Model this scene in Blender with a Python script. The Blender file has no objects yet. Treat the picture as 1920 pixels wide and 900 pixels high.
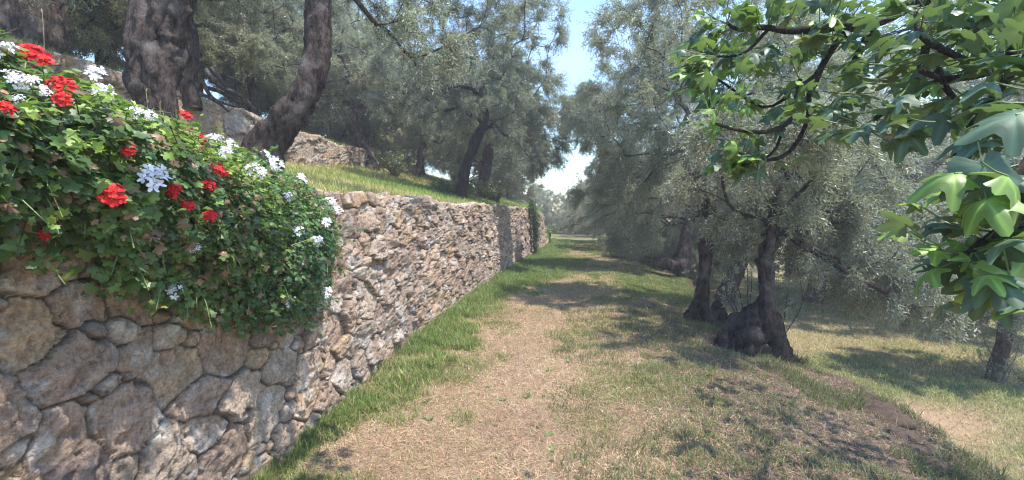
import bpy, math, random
import numpy as np
from mathutils import Vector
from mathutils.bvhtree import BVHTree
R = math.radians
sc = bpy.context.scene
C = sc.collection

# ------------------------------------------------------------------ camera
FPX = 900.0                       # focal length in pixels of the 1920 wide photograph
EYE = 1.6
PITCH = math.atan(50 / FPX)
cd = bpy.data.cameras.new('camera'); cam = bpy.data.objects.new('camera', cd); C.objects.link(cam)
cam.location = (0, 0, EYE); cam.rotation_euler = (math.pi / 2 - PITCH, 0, 0)
cd.sensor_width = 36; cd.lens = 36 * FPX / 1920; cd.clip_start = 0.05; cd.clip_end = 3000
sc.camera = cam

# ------------------------------------------------------------------ light
SUN_EL, SUN_AZ = R(69), R(112)     # azimuth measured from +Y towards +X
w = bpy.data.worlds.new('World'); sc.world = w; w.use_nodes = True
nt = w.node_tree; nt.nodes.clear()
wo = nt.nodes.new('ShaderNodeOutputWorld'); bg = nt.nodes.new('ShaderNodeBackground')
sky = nt.nodes.new('ShaderNodeTexSky'); sky.sky_type = 'NISHITA'; sky.sun_disc = False
sky.sun_elevation = SUN_EL; sky.sun_rotation = SUN_AZ; sky.air_density = 1.2; sky.dust_density = .4; sky.ozone_density = 2.5
tc = nt.nodes.new('ShaderNodeTexCoord'); mp = nt.nodes.new('ShaderNodeMapping'); mp.inputs['Scale'].default_value = (1, 1, 2.2)
cn = nt.nodes.new('ShaderNodeTexNoise'); cn.inputs['Scale'].default_value = 2.6; cn.inputs['Detail'].default_value = 7; cn.inputs['Roughness'].default_value = .55
cr = nt.nodes.new('ShaderNodeValToRGB'); cr.color_ramp.elements[0].position = .5; cr.color_ramp.elements[1].position = .8
cr.color_ramp.elements[1].color = (.4, .4, .4, 1)
mx = nt.nodes.new('ShaderNodeMix'); mx.data_type = 'RGBA'; mx.inputs[7].default_value = (2.6, 2.9, 3.5, 1)
nt.links.new(tc.outputs['Generated'], mp.inputs[0]); nt.links.new(mp.outputs[0], cn.inputs['Vector'])
nt.links.new(cn.outputs['Fac'], cr.inputs[0]); nt.links.new(cr.outputs[0], mx.inputs[0])
hs = nt.nodes.new('ShaderNodeHueSaturation'); hs.inputs['Saturation'].default_value = 1.25; hs.inputs['Value'].default_value = .92; nt.links.new(sky.outputs[0], hs.inputs['Color']); nt.links.new(hs.outputs[0], mx.inputs[6]); nt.links.new(mx.outputs[2], bg.inputs[0]); nt.links.new(bg.outputs[0], wo.inputs[0])
bg.inputs[1].default_value = 0.15
sl = bpy.data.lights.new('sun', 'SUN'); sl.energy = 3.0; sl.angle = R(0.55); sl.color = (1, .95, .87)
so = bpy.data.objects.new('sun', sl); C.objects.link(so)
SUN = Vector((math.cos(SUN_EL) * math.sin(SUN_AZ), math.cos(SUN_EL) * math.cos(SUN_AZ), math.sin(SUN_EL)))
so.rotation_euler = SUN.to_track_quat('Z', 'Y').to_euler(); so.location = (0, 10, 30)
vs = sc.view_settings; vs.view_transform = 'Standard'; vs.look = 'None'; vs.gamma = 1; vs.use_curve_mapping = False
vs.exposure = 1.72
cy = sc.cycles
cy.max_bounces = 7; cy.diffuse_bounces = 6; cy.glossy_bounces = 2; cy.transmission_bounces = 4; cy.transparent_max_bounces = 8
cy.caustics_reflective = False; cy.caustics_refractive = False; cy.use_denoising = True; cy.pixel_filter_type = 'BLACKMAN_HARRIS'; cy.filter_width = 1.15; cy.use_adaptive_sampling = False
cy.sample_clamp_indirect = 4

# ------------------------------------------------------------------ helpers
def at(px, py, y):
    dx, dy = (px - 960) / FPX, (450 - py) / FPX
    d = np.array([dx, math.cos(PITCH) + dy * math.sin(PITCH), -math.sin(PITCH) + dy * math.cos(PITCH)])
    return np.array([0, 0, EYE]) + d * (y / d[1])

def _h(i, j, k, s):
    n = (i.astype(np.int64) * 374761393 + j.astype(np.int64) * 668265263 + k.astype(np.int64) * 2147483647 + s * 974711) & 0xffffffff
    n = ((n ^ (n >> 13)) * 1274126177) & 0xffffffff
    n = ((n ^ (n >> 16)) * 2246822519) & 0xffffffff
    return ((n ^ (n >> 15)) & 0xffffff) / float(0xffffff)

def vnoise(p, s=0):
    p = np.asarray(p, float); f = np.floor(p); t = p - f; t = t * t * (3 - 2 * t); f = f.astype(np.int64)
    r = 0
    for a in (0, 1):
        wa = t[..., 0] if a else 1 - t[..., 0]
        for b in (0, 1):
            wb = t[..., 1] if b else 1 - t[..., 1]
            for c in (0, 1):
                wc = t[..., 2] if c else 1 - t[..., 2]
                r = r + wa * wb * wc * _h(f[..., 0] + a, f[..., 1] + b, f[..., 2] + c, s)
    return r
def fbm(p, o=4, s=0):
    p = np.asarray(p, float); r = 0; a = .5; tot = 0
    for i in range(o):
        r = r + a * vnoise(p * 2 ** i + 17.3 * i, s + i); tot += a; a *= .5
    return r / tot
def n2(x, y, sc_=1., o=3, s=0):
    x = np.asarray(x, float); y = np.asarray(y, float)
    return fbm(np.stack([x * sc_, y * sc_, np.zeros_like(x)], -1), o, s)
def sm(a, b, x):
    t = np.clip((np.asarray(x, float) - a) / (b - a), 0, 1); return t * t * (3 - 2 * t)
def nrm(v):
    return v / np.maximum(np.linalg.norm(v, axis=-1, keepdims=True), 1e-9)

class MB:
    """gathers vertices, faces, a colour per vertex and a material slot per face"""
    def __init__(s): s.V = []; s.F = []; s.M = []; s.c = []; s.n = 0
    def add(s, V, faces, col=None, mat=0):
        V = np.asarray(V, float).reshape(-1, 3)
        for f in (faces if isinstance(faces, list) else [faces]):
            f = np.asarray(f, np.int64); s.F.append(f + s.n); s.M.append(np.full(len(f), mat))
        if col is None: col = (.5, .5, .5)
        col = np.asarray(col, float)
        if col.ndim == 1: col = np.repeat(col[None], len(V), 0)
        s.V.append(V); s.c.append(col); s.n += len(V)
    def build(s, name, mats, parent=None, smooth=False, loc=None):
        V = np.concatenate(s.V); col = np.concatenate(s.c)
        if loc is not None: V = V - np.asarray(loc)
        me = bpy.data.meshes.new(name)
        me.vertices.add(len(V)); me.vertices.foreach_set('co', V.astype(np.float32).ravel())
        sizes = np.concatenate([np.full(len(f), f.shape[1]) for f in s.F]); idx = np.concatenate([f.ravel() for f in s.F])
        me.loops.add(len(idx)); me.loops.foreach_set('vertex_index', idx.astype(np.int32))
        me.polygons.add(len(sizes)); st = np.concatenate([[0], np.cumsum(sizes)[:-1]])
        me.polygons.foreach_set('loop_start', st.astype(np.int32))
        me.polygons.foreach_set('material_index', np.concatenate(s.M).astype(np.int32))
        me.polygons.foreach_set('use_smooth', np.full(len(sizes), smooth))
        me.update(calc_edges=True)
        a = me.color_attributes.new('col', 'FLOAT_COLOR', 'POINT')
        a.data.foreach_set('color', np.concatenate([col, np.ones((len(col), 1))], 1).astype(np.float32).ravel())
        for m in (mats if isinstance(mats, (list, tuple)) else [mats]): me.materials.append(m)
        o = bpy.data.objects.new(name, me); C.objects.link(o)
        if parent is not None: o.parent = parent
        return o

def tag(o, label=None, cat=None, group=None, kind=None):
    if label: o['label'] = label
    if cat: o['category'] = cat
    if group: o['group'] = group
    if kind: o['kind'] = kind
    return o
def empty(name, loc):
    o = bpy.data.objects.new(name, None); C.objects.link(o); o.location = tuple(loc); o.empty_display_size = .2; return o

def tube(pts, rad, sides=8, rough=0., seed=0, lobes=0., cap=True):
    """swept tube with parallel frames; rough = relative radial noise"""
    P = np.asarray(pts, float); n = len(P); rad = np.asarray(rad, float) * np.ones(n)
    T = np.gradient(P, axis=0); T = nrm(T)
    a = np.array([1., 0, 0]) if abs(T[0][0]) < .8 else np.array([0, 1., 0])
    N = np.zeros_like(P); v = a - T[0] * a.dot(T[0]); N[0] = v / np.linalg.norm(v)
    for i in range(1, n):
        v = N[i - 1] - T[i] * N[i - 1].dot(T[i]); N[i] = v / max(np.linalg.norm(v), 1e-9)
    B = np.cross(T, N); th = np.arange(sides) * 2 * math.pi / sides
    D = N[:, None] * np.cos(th)[None, :, None] + B[:, None] * np.sin(th)[None, :, None]
    r = rad[:, None] * np.ones((n, sides))
    if rough > 0:
        q = P[:, None] + D * rad[:, None, None]
        r = r * (1 + rough * 2 * (fbm(q * np.array([5, 5, 2.2]), 3, seed) - .5) + rough * .8 * (fbm(q * 17, 2, seed + 9) - .5) + rough * .9 * (fbm(q * np.array([26, 26, 5]), 2, seed + 19) - .5) * (sides > 16))
    if lobes > 0:
        L = np.cumsum(np.linalg.norm(np.diff(P, axis=0, prepend=P[:1]), axis=1))
        r = r * (1 + lobes * np.sin(th[None] * 3 + L[:, None] * 1.6 + seed) + lobes * .6 * np.sin(th[None] * 5 - L[:, None] * 1.1 + seed * 2))
    V = (P[:, None] + D * r[..., None]).reshape(-1, 3)
    i = np.arange(n - 1)[:, None] * sides; j = np.arange(sides)[None]; k = (j + 1) % sides
    F = np.stack([i + j, i + k, i + sides + k, i + sides + j], -1).reshape(-1, 4)
    fs = [F]
    if cap:
        V = np.concatenate([V, P[-1:] + T[-1:] * rad[-1] * .5])
        fs.append(np.stack([(n - 1) * sides + np.arange(sides), (n - 1) * sides + (np.arange(sides) + 1) % sides, np.full(sides, n * sides)], -1))
    return V, fs

def smooth_path(ctrl, step):
    """Catmull-Rom through control rows (any width)"""
    Q = np.asarray(ctrl, float); Q = np.concatenate([[2 * Q[0] - Q[1]], Q, [2 * Q[-1] - Q[-2]]]); out = []
    for i in range(1, len(Q) - 2):
        L = np.linalg.norm((Q[i + 1] - Q[i])[:3]); m = max(2, int(L / step))
        for t in np.arange(m) / m:
            out.append(.5 * ((2 * Q[i]) + (-Q[i - 1] + Q[i + 1]) * t + (2 * Q[i - 1] - 5 * Q[i] + 4 * Q[i + 1] - Q[i + 2]) * t * t + (-Q[i - 1] + 3 * Q[i] - 3 * Q[i + 1] + Q[i + 2]) * t ** 3))
    out.append(Q[-2]); return np.array(out)

# ------------------------------------------------------------------ materials
def mat(name):
    m = bpy.data.materials.new(name); m.use_nodes = True; t = m.node_tree; t.nodes.clear()
    o = t.nodes.new('ShaderNodeOutputMaterial'); p = t.nodes.new('ShaderNodeBsdfPrincipled'); t.links.new(p.outputs[0], o.inputs[0])
    return m, t, p, o
def node(t, k, **kw):
    n = t.nodes.new(k)
    for a, v in kw.items(): setattr(n, a, v)
    return n
def mixc(t, f, a, b, blend='MIX'):
    n = node(t, 'ShaderNodeMix', data_type='RGBA', blend_type=blend)
    for s_, v in ((0, f), (6, a), (7, b)):
        if isinstance(v, (int, float)): n.inputs[s_].default_value = v
        elif isinstance(v, tuple): n.inputs[s_].default_value = (*v, 1)
        else: t.links.new(v, n.inputs[s_])
    return n.outputs[2]
def noise(t, scale, detail=4, rough=.6, vec=None):
    n = node(t, 'ShaderNodeTexNoise'); n.inputs['Scale'].default_value = scale; n.inputs['Detail'].default_value = detail; n.inputs['Roughness'].default_value = rough
    if vec is None:
        g = node(t, 'ShaderNodeNewGeometry'); vec = g.outputs['Position']
    t.links.new(vec, n.inputs['Vector']); return n.outputs['Fac']
def ramp(t, fac, p0, p1, c0=(0, 0, 0), c1=(1, 1, 1)):
    n = node(t, 'ShaderNodeValToRGB'); e = n.color_ramp.elements
    e[0].position = p0; e[1].position = p1; e[0].color = (*c0, 1); e[1].color = (*c1, 1); t.links.new(fac, n.inputs[0]); return n.outputs[0]
def bump(t, p, h, dist, strength=1.):
    b = node(t, 'ShaderNodeBump'); b.inputs['Strength'].default_value = strength; b.inputs['Distance'].default_value = dist
    t.links.new(h, b.inputs['Height']); t.links.new(b.outputs[0], p.inputs['Normal']); return b
def vcol(t):
    return node(t, 'ShaderNodeAttribute', attribute_name='col').outputs['Color']

def leaf_mat(name, under, trans, tcol, rough=.45, spec=.5, tmul=1.):
    """vertex colour above, another below, light shining through"""
    m, t, p, o = mat(name)
    g = node(t, 'ShaderNodeNewGeometry'); c = vcol(t)
    base = mixc(t, g.outputs['Backfacing'], c, mixc(t, .75, c, under)) if under else c
    t.links.new(base, p.inputs['Base Color']); p.inputs['Roughness'].default_value = rough; p.inputs['Specular IOR Level'].default_value = spec
    tr = node(t, 'ShaderNodeBsdfTranslucent'); t.links.new(mixc(t, .8, c, tcol), tr.inputs[0])
    ms = node(t, 'ShaderNodeMixShader'); ms.inputs[0].default_value = trans
    t.links.new(p.outputs[0], ms.inputs[1]); t.links.new(tr.outputs[0], ms.inputs[2]); t.links.new(ms.outputs[0], o.inputs[0])
    return m
M = {}
M['olive_leaf'] = leaf_mat('olive_leaf', (.46, .48, .41), .46, (.40, .43, .22), .36, .6)
M['fig_leaf'] = leaf_mat('fig_leaf', (.15, .22, .12), .28, (.20, .32, .07), .46, .55)
M['geranium_leaf'] = leaf_mat('geranium_leaf', None, .34, (.22, .38, .05), .42, .4)
M['petal'] = leaf_mat('petal', None, .35, (.8, .8, .8), .55, .3)
M['petal'].node_tree.nodes  # petals let their own colour through
for n_ in M['petal'].node_tree.nodes:
    if n_.type == 'MIX': n_.inputs[0].default_value = 0.0
M['grass'] = leaf_mat('grass', None, .35, (.42, .45, .12), .6, .25)
for n_ in M['grass'].node_tree.nodes:
    if n_.type == 'MIX': n_.inputs[0].default_value = 0.35

def bark_mat(name, dark, light, grey, scale=9.):
    m, t, p, o = mat(name)
    g = node(t, 'ShaderNodeNewGeometry'); mp_ = node(t, 'ShaderNodeMapping'); mp_.inputs['Scale'].default_value = (1, 1, .35)
    t.links.new(g.outputs['Position'], mp_.inputs[0])
    a = noise(t, scale * 3, 6, .7, mp_.outputs[0]); b = noise(t, scale * .5, 4, .6); c = noise(t, scale * 9, 4, .7, mp_.outputs[0])
    col = mixc(t, ramp(t, a, .38, .66), dark, light)
    col = mixc(t, ramp(t, b, .52, .68), col, grey)
    col = mixc(t, .35, col, ramp(t, c, .3, .7, (.03, .03, .03), (.6, .56, .52)), 'OVERLAY')
    t.links.new(col, p.inputs['Base Color']); p.inputs['Roughness'].default_value = .95; p.inputs['Specular IOR Level'].default_value = .15
    ad = node(t, 'ShaderNodeMath', operation='ADD'); t.links.new(a, ad.inputs[0]); t.links.new(c, ad.inputs[1])
    bump(t, p, ad.outputs[0], .07, 1.); return m
M['bark'] = bark_mat('olive_bark', (.040, .028, .025), (.21, .155, .135), (.28, .245, .23), 7.)
M['dark_bark'] = bark_mat('dark_olive_bark', (.025, .018, .018), (.075, .055, .052), (.10, .08, .08), 7.)
M['root_bark'] = bark_mat('olive_root_bark', (.032, .023, .021), (.13, .095, .085), (.17, .145, .135), 7.)
M['twig'] = bark_mat('olive_twig', (.09, .075, .06), (.2, .17, .14), (.26, .24, .2), 30)
M['fig_bark'] = bark_mat('fig_bark', (.09, .075, .07), (.2, .17, .155), (.26, .23, .21), 30)

def stone_mat():
    m, t, p, o = mat('rubble_stone'); c = vcol(t)
    a = noise(t, 14, 6, .65); b = noise(t, 60, 5, .7); d = noise(t, 5, 3, .6)
    col = mixc(t, .55, c, ramp(t, a, .32, .68, (.22, .19, .18), (.8, .76, .72)), 'OVERLAY')
    col = mixc(t, .5, col, ramp(t, b, .33, .64, (.16, .14, .14), (.82, .80, .78)), 'OVERLAY')
    col = mixc(t, ramp(t, d, .62, .74, (0, 0, 0), (.35, .35, .35)), col, (.42, .4, .39))
    t.links.new(col, p.inputs['Base Color']); p.inputs['Roughness'].default_value = .95; p.inputs['Specular IOR Level'].default_value = .2
    ad = node(t, 'ShaderNodeMath', operation='MULTIPLY_ADD'); t.links.new(b, ad.inputs[0]); ad.inputs[1].default_value = .5; t.links.new(a, ad.inputs[2])
    bump(t, p, ad.outputs[0], .04, 1.); return m
M['stone'] = stone_mat()
def soil_mat():
    m, t, p, o = mat('soil_and_thatch'); c = vcol(t)
    a = noise(t, 45, 6, .75); b = noise(t, 9, 5, .65); d = noise(t, 160, 3, .7)
    col = mixc(t, .6, c, ramp(t, a, .3, .7, (.2, .17, .15), (.8, .78, .72)), 'OVERLAY')
    col = mixc(t, .4, col, ramp(t, b, .3, .7, (.25, .25, .2), (.75, .72, .7)), 'OVERLAY')
    t.links.new(col, p.inputs['Base Color']); p.inputs['Roughness'].default_value = 1; p.inputs['Specular IOR Level'].default_value = .1
    ad = node(t, 'ShaderNodeMath', operation='ADD'); t.links.new(a, ad.inputs[0]); t.links.new(d, ad.inputs[1])
    bump(t, p, ad.outputs[0], .02, .8); return m
M['soil'] = soil_mat()
def plain(name, col, rough=.6):
    m, t, p, o = mat(name); f = noise(t, 40, 4); t.links.new(mixc(t, f, tuple(c * .75 for c in col), tuple(min(1, c * 1.25) for c in col)), p.inputs['Base Color'])
    p.inputs['Roughness'].default_value = rough; return m
M['fig'] = plain('fig_skin', (.16, .26, .08), .5)
M['green_stem'] = plain('green_stem', (.13, .19, .05), .6)
M['shoot'] = plain('shoot_bark', (.10, .08, .06), .8)

# ------------------------------------------------------------------ terrain
WY = np.array([-30, -3, 0.5, 2, 3.4, 4.8, 7.6, 9.9, 14.5, 18, 22, 30, 45, 90, 700.])
WX = np.array([-2.6, -1.9, -1.72, -1.55, -1.42, -1.3, -1.0, -.66, .12, .8, 1.55, 2.6, 3.0, 3.0, 3.0])
def _Wraw(y): return np.interp(y, WY, WX)
def W(y):
    y = np.asarray(y, float); return sum(_Wraw(y + d) for d in (-.8, -.4, 0, .4, .8)) / 5
def U2(y): return np.interp(y, [-30, 8, 16, 40], [-3.95, -4.1, -5.3, -7.5])      # upper wall, offset from the lower one
def drop2(y): return .95 * (1 - .42 * sm(7, 16, y)) * (1 - sm(16.2, 18.5, y))       # its height
def Hgt(u, y):
    u = np.asarray(u, float); y = np.asarray(y, float); x = W(y) + u
    n = n2(x, y, .6, 3, 3) - .5; nf = n2(x, y, 3.1, 3, 5) - .5
    path = .05 * n + .02 * nf + .06 * np.exp(-np.maximum(u, 0) / .3) 
    cr_ = np.interp(y, [2, 3.4, 4.9, 6.3, 8.2, 14, 22], [4.75, 4.85, 5.1, 5.05, 4.75, 5.0, 4.4]) + .45 * (n2(x, y, .8, 3, 8) - .5) + .35 * (n2(x, y, 2.6, 2, 18) - .5)
    path = path + .10 * (n2(x, y, 1.9, 3, 12) - .5) * sm(2.2, 3.6, u) * sm(11, 8, y)
    path = path - (.04 + .27 * sm(0, 1, (u - 2.3) / (cr_ - 2.3))) * sm(2.3, cr_, u) 
    edge = sm(0, .5, u - cr_)
    low = -1.48 - .035 * np.clip(u - 5, 0, 60) + .12 * n - .9 * sm(14, 16, u)
    right = path * (1 - edge) + low * edge + .10 * (nf) * edge * (1 - sm(.6, 1.6, u - cr_)) * 2
    slope = np.interp(y, [-5, 7.7, 16, 30], [.17, .19, .27, .30])
    v = np.maximum(-u - .3, 0); u2 = U2(y)
    up = 1.72 + slope * np.minimum(v, -u2 - .3) + .05 * n + .03 * nf * sm(0, .4, v)
    vv = np.maximum(u2 - u, 0)
    up = up + drop2(y) * sm(.1, .28, vv) + .27 * np.minimum(vv, 30) + .12 * sm(.3, 2, vv) * (nf + n)
    left = up
    k = sm(.10, .26, -u) * (1 - sm(21.5, 24, y) * 0)
    k = np.where(y > 23, sm(0.1, .26 + (y - 23) * .35, -u), k)
    return right * (1 - k) + left * k
def Hxy(x, y): return Hgt(np.asarray(x) - W(y), y)

def green(u, y):
    """how green the ground cover is, 0 dry to 1 lush"""
    x = W(y) + u
    wd = np.interp(y, [0, 3, 4.5, 5.5, 7, 9, 11, 13, 17, 20, 24], [.1, .14, .45, .85, .7, .9, 1.7, 2.2, 2.0, 1.0, .5])
    jag = wd * (.35 + 1.3 * n2(x, y, 1.5, 3, 21))
    g = (1 - sm(jag * .3, jag * 1.5, u)) * sm(.25, .5, n2(x, y, 2.6, 2, 23) + .2 * sm(6, 9, y))
    uw = u + 1.6 * (n2(x, y, .8, 3, 33) - .5)
    verge = sm(.42, .62, n2(x, y, 1.1, 3, 31)) * sm(1.2, 2.9, uw) * sm(9, 6, y) * sm(2.8, 4.6, y) * .75
    verge = np.maximum(verge, sm(2.3, 3.2, u) * sm(8.5, 10, y) * sm(15, 13, y) * .9)
    spots = sm(.50, .68, n2(x, y, 1.9, 3, 41)) * (.45 + .25 * sm(8, 14, y)) + .10 + .22 * sm(7, 12, y) + .25 * sm(1.0, .2, uw) * sm(.4, .6, n2(x, y, 2.4, 2, 43))
    farg = sm(24, 27, y) * .85
    r = np.maximum.reduce([g, verge, spots, farg]) * (u >= 0)
    low = (.42 + .5 * sm(.4, .65, n2(x, y, .7, 3, 51)))
    bare = np.exp(-(((u - 7.6 - (y - 7.4) * .3) / 1.1) ** 2 + ((y - 7.2) / .85) ** 2) ** 2)
    r = np.where(u > 5.3, low * (1 - bare), r)
    terr = .28 + .35 * sm(.45, .6, n2(x, y, .8, 3, 61)) + .6 * sm(8.5, 10.5, y) * sm(-3.2, -2.0, u)
    return np.clip(np.where(u < -.2, terr, r), 0, 1)

def stretch(a, b, d0, core0, core1, grow):
    xs = list(np.arange(core0, core1, d0)); d = d0; x = core1
    while x < b: xs.append(x); d *= grow; x += d
    xs.append(b); d = d0; x = core0 - d0
    while x > a: xs.insert(0, x); d *= grow; x -= d
    xs.insert(0, a); return np.array(xs)
us = stretch(-600, 600, .055, -6.2, 6.6, 1.09)
ys = stretch(-60, 900, .06, 1.2, 9.5, 1.035)
UU, YY = np.meshgrid(us, ys)
XX = W(YY) * np.exp(-(np.abs(UU) / 200) ** 2) + UU
ZZ = Hgt(UU, YY)
far = sm(60, 300, np.hypot(UU, YY)); ZZ = ZZ * (1 - far) + (-14) * far * (UU > 0) + far * 9 * (UU <= 0)
G = green(UU, YY)
nz = n2(XX, YY, 1.1, 4, 71)
dry = np.stack([.32 + .08 * nz, .215 + .08 * nz, .145 + .06 * nz], -1)
wet = np.stack([.15 + 0 * nz, .145 + .02 * nz, .065 + 0 * nz], -1)
gc = dry * (1 - G[..., None]) + wet * G[..., None]
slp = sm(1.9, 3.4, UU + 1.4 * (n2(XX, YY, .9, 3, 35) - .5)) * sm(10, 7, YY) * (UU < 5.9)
shaded_litter = np.array([.15, .105, .08])  # dead-leaf brown, darkened to paint in the shade on the bank
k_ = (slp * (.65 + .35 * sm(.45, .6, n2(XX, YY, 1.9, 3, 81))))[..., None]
gc = gc * (1 - k_) + shaded_litter * k_
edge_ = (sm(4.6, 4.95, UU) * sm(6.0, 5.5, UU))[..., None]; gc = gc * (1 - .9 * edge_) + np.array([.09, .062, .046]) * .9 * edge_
nu = len(us); ny = len(ys); i = np.arange(ny - 1)[:, None] * nu; j = np.arange(nu - 1)[None]
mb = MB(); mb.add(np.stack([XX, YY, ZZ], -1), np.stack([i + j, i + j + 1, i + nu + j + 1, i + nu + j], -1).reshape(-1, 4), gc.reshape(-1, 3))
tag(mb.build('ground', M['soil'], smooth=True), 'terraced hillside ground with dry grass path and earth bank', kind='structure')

# ------------------------------------------------------------------ stone walls
PAL = np.array([[.42, .325, .27], [.37, .285, .24], [.46, .365, .30], [.43, .33, .24], [.31, .25, .235], [.46, .385, .325], [.37, .325, .295], [.44, .31, .21], [.52, .47, .43]]) * np.array([1.03, 1.0, .92])
def rubble_wall(name, base_xy, y0, y1, H, foot, seed, d0, grow, size, label, depth=.42, dmax=.05):
    rng = np.random.default_rng(seed)
    ysamp = []; y = y0; d = d0
    while y < y1:
        ysamp.append(y)
        if y > 3.6: d = min(d * grow, dmax)
        y += d
    ysamp.append(y1); ysamp = np.array(ysamp)
    bx, bz = base_xy(ysamp); S = np.concatenate([[0], np.cumsum(np.hypot(np.diff(ysamp), np.diff(bx)))])
    tx, ty = np.gradient(bx), np.gradient(ysamp); L = np.hypot(tx, ty); nx, nyy = ty / L, -tx / L
    Hs = H(ysamp)
    nf_ = int((Hs.max() + foot) / max(d0, .009)); nt_ = int(depth / max(d0, .012)) + 2
    # profile param 0..1 up the face, 1..2 over the top
    pf = np.linspace(0, 1, nf_)[None] * (Hs + foot)[:, None] - foot; of = np.zeros_like(pf)
    rt = .04
    pt_ = np.repeat(Hs[:, None], nt_, 1); ot = -np.linspace(.012, depth, nt_)[None] * np.ones_like(Hs)[:, None]
    bk = np.stack([Hs - .3, Hs - foot - 1], 1); ob = np.full_like(bk, -depth)
    hh = np.concatenate([pf, pt_, bk], 1); oo = np.concatenate([of, ot, ob], 1)
    q = np.concatenate([pf, pt_ + (-ot), bk * 0 + (Hs[:, None] + depth + .3)], 1)          # unrolled coordinate
    # rounded top edge
    nn = np.concatenate([np.stack([np.ones(nf_), np.zeros(nf_)], 1), np.stack([np.zeros(nt_), np.ones(nt_)], 1), np.stack([-np.ones(2), np.zeros(2)], 1)])
    e0 = nf_ - 3
    for a_, b_ in ((nf_ - 3, .3), (nf_ - 2, .5), (nf_ - 1, .7), (nf_, .9)):
        nn[a_] = (math.cos(b_ * math.pi / 2), math.sin(b_ * math.pi / 2))
    SS = np.repeat(S[:, None], q.shape[1], 1)
    An = np.interp(ysamp, [1, 2.5, 5, 12], [1.12, 1.35, 1.8, 2.3]); SC = np.concatenate([[0], np.cumsum(np.diff(S) / An[1:])])
    SQ = np.repeat(SC[:, None], q.shape[1], 1); pts = np.stack([SQ, q], -1)
    wp = np.stack([SQ * 1.15, q, 0 * q], -1)
    pts[..., 0] += .09 * (fbm(wp * 7, 3, seed) - .5) + .10 * (fbm(wp * 2.2, 2, seed + 4) - .5)
    pts[..., 1] += .09 * (fbm(wp * 7 + 50, 3, seed + 1) - .5) + .10 * (fbm(wp * 2.2 + 9, 2, seed + 5) - .5)
    # seeds, variable size, dart throwing
    seeds = np.zeros((0, 3)); Lx = SC[-1]; cand = int(Lx * 3 / (size * size * 1.2))
    rs = size * np.clip(rng.gamma(3.2, .32, cand), .36, 1.9); rs = np.sort(rs)[::-1]
    cx = rng.uniform(-.2, Lx + .2, cand); cyy = rng.uniform(-foot - .1, Hs.max() + depth + .2, cand)
    keep = []; grid = {}
    for x_, y_, r_ in zip(cx, cyy, rs):
        for tr in range(8):
            if tr: x_ = rng.uniform(-.2, Lx + .2); y_ = rng.uniform(-foot - .1, Hs.max() + depth + .2)
            gx, gy = int(x_ // .4), int(y_ // .4); ok = True
            for a_ in (-1, 0, 1):
                for b_ in (-1, 0, 1):
                    for (X_, Y_, R_) in grid.get((gx + a_, gy + b_), ()):
                        if (X_ - x_) ** 2 + (Y_ - y_) ** 2 < (.82 * (R_ + r_)) ** 2: ok = False; break
                    if not ok: break
                if not ok: break
            if ok: grid.setdefault((gx, gy), []).append((x_, y_, r_)); keep.append((x_, y_, r_)); break
    seeds = np.array(keep)
    ns = len(seeds); P2 = pts.reshape(-1, 2); F1 = np.full(len(P2), 9.); F2 = np.full(len(P2), 9.); I1 = np.zeros(len(P2), int)
    order = np.argsort(seeds[:, 0]); seeds = seeds[order]
    CH = 8; ncol = q.shape[1]
    for a_ in range(0, len(S), CH):
        sl_ = slice(a_ * ncol, min(len(S), a_ + CH) * ncol); p = P2[sl_]
        lo, hi = np.searchsorted(seeds[:, 0], [p[:, 0].min() - .45, p[:, 0].max() + .45]); sd = seeds[lo:hi]
        dd = np.sqrt((p[:, None, 0] - sd[None, :, 0]) ** 2 + (p[:, None, 1] - sd[None, :, 1]) ** 2) / (sd[None, :, 2] ** .85) * (size ** -.15)
        o_ = np.argpartition(dd, 1, axis=1)[:, :2]; r0 = np.take_along_axis(dd, o_, 1); sw = r0[:, 0] > r0[:, 1]
        f1 = np.where(sw, r0[:, 1], r0[:, 0]); f2 = np.where(sw, r0[:, 0], r0[:, 1]); i1 = np.where(sw, o_[:, 1], o_[:, 0])
        F1[sl_] = f1; F2[sl_] = f2; I1[sl_] = i1 + lo
    rr = seeds[I1, 2]; e = (F2 - F1) * rr * .55
    e = e.reshape(q.shape); f1 = F1.reshape(q.shape); I = I1.reshape(q.shape); sd = seeds[I]
    offs = rng.uniform(-.012, .016, ns)[I]; tilt = rng.normal(0, .10, (ns, 2))[I]; dep = rng.uniform(.5, 1.25, ns)[I]
    loc_ = pts - sd[..., :2]
    rough = fbm(wp * 16, 4, seed + 7) - .5; pit = fbm(wp * 34, 2, seed + 8)
    facet = np.abs(fbm(wp * 9 + I[..., None] * 3.7, 2, seed + 9) - .5)
    jw = .35 + 1.3 * fbm(wp * 3.3, 2, seed + 50)
    prof = sm(0, .011 * jw, e)
    pl = [rng.normal(0, .55, (ns, 2)) for _ in range(4)]; of_ = [rng.uniform(.002, .022, ns) for _ in range(4)]
    fac = np.minimum.reduce([of_[a_][I] + pl[a_][I][..., 0] * loc_[..., 0] + pl[a_][I][..., 1] * loc_[..., 1] for a_ in range(4)])
    disp = prof * (.042 * dep + offs + tilt[..., 0] * loc_[..., 0] + tilt[..., 1] * loc_[..., 1] + np.clip(fac, -.02, .02) * .6 + .010 * rough - .012 * facet + .012 * (fbm(wp * 45, 2, seed + 11) - .5)) + .007 * rough - .035 * prof * sm(.62, .78, pit) * .6
    mortar = (n2(SS, q, 1.1, 2, seed + 20) > .56)
    disp = np.where(mortar & (e < .02), np.maximum(disp, .012 + .02 * rough), disp) - .01
    onx, onz = nn[None, :, 0], nn[None, :, 1]
    oo2 = oo + disp * onx; hh2 = hh + disp * onz
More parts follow.
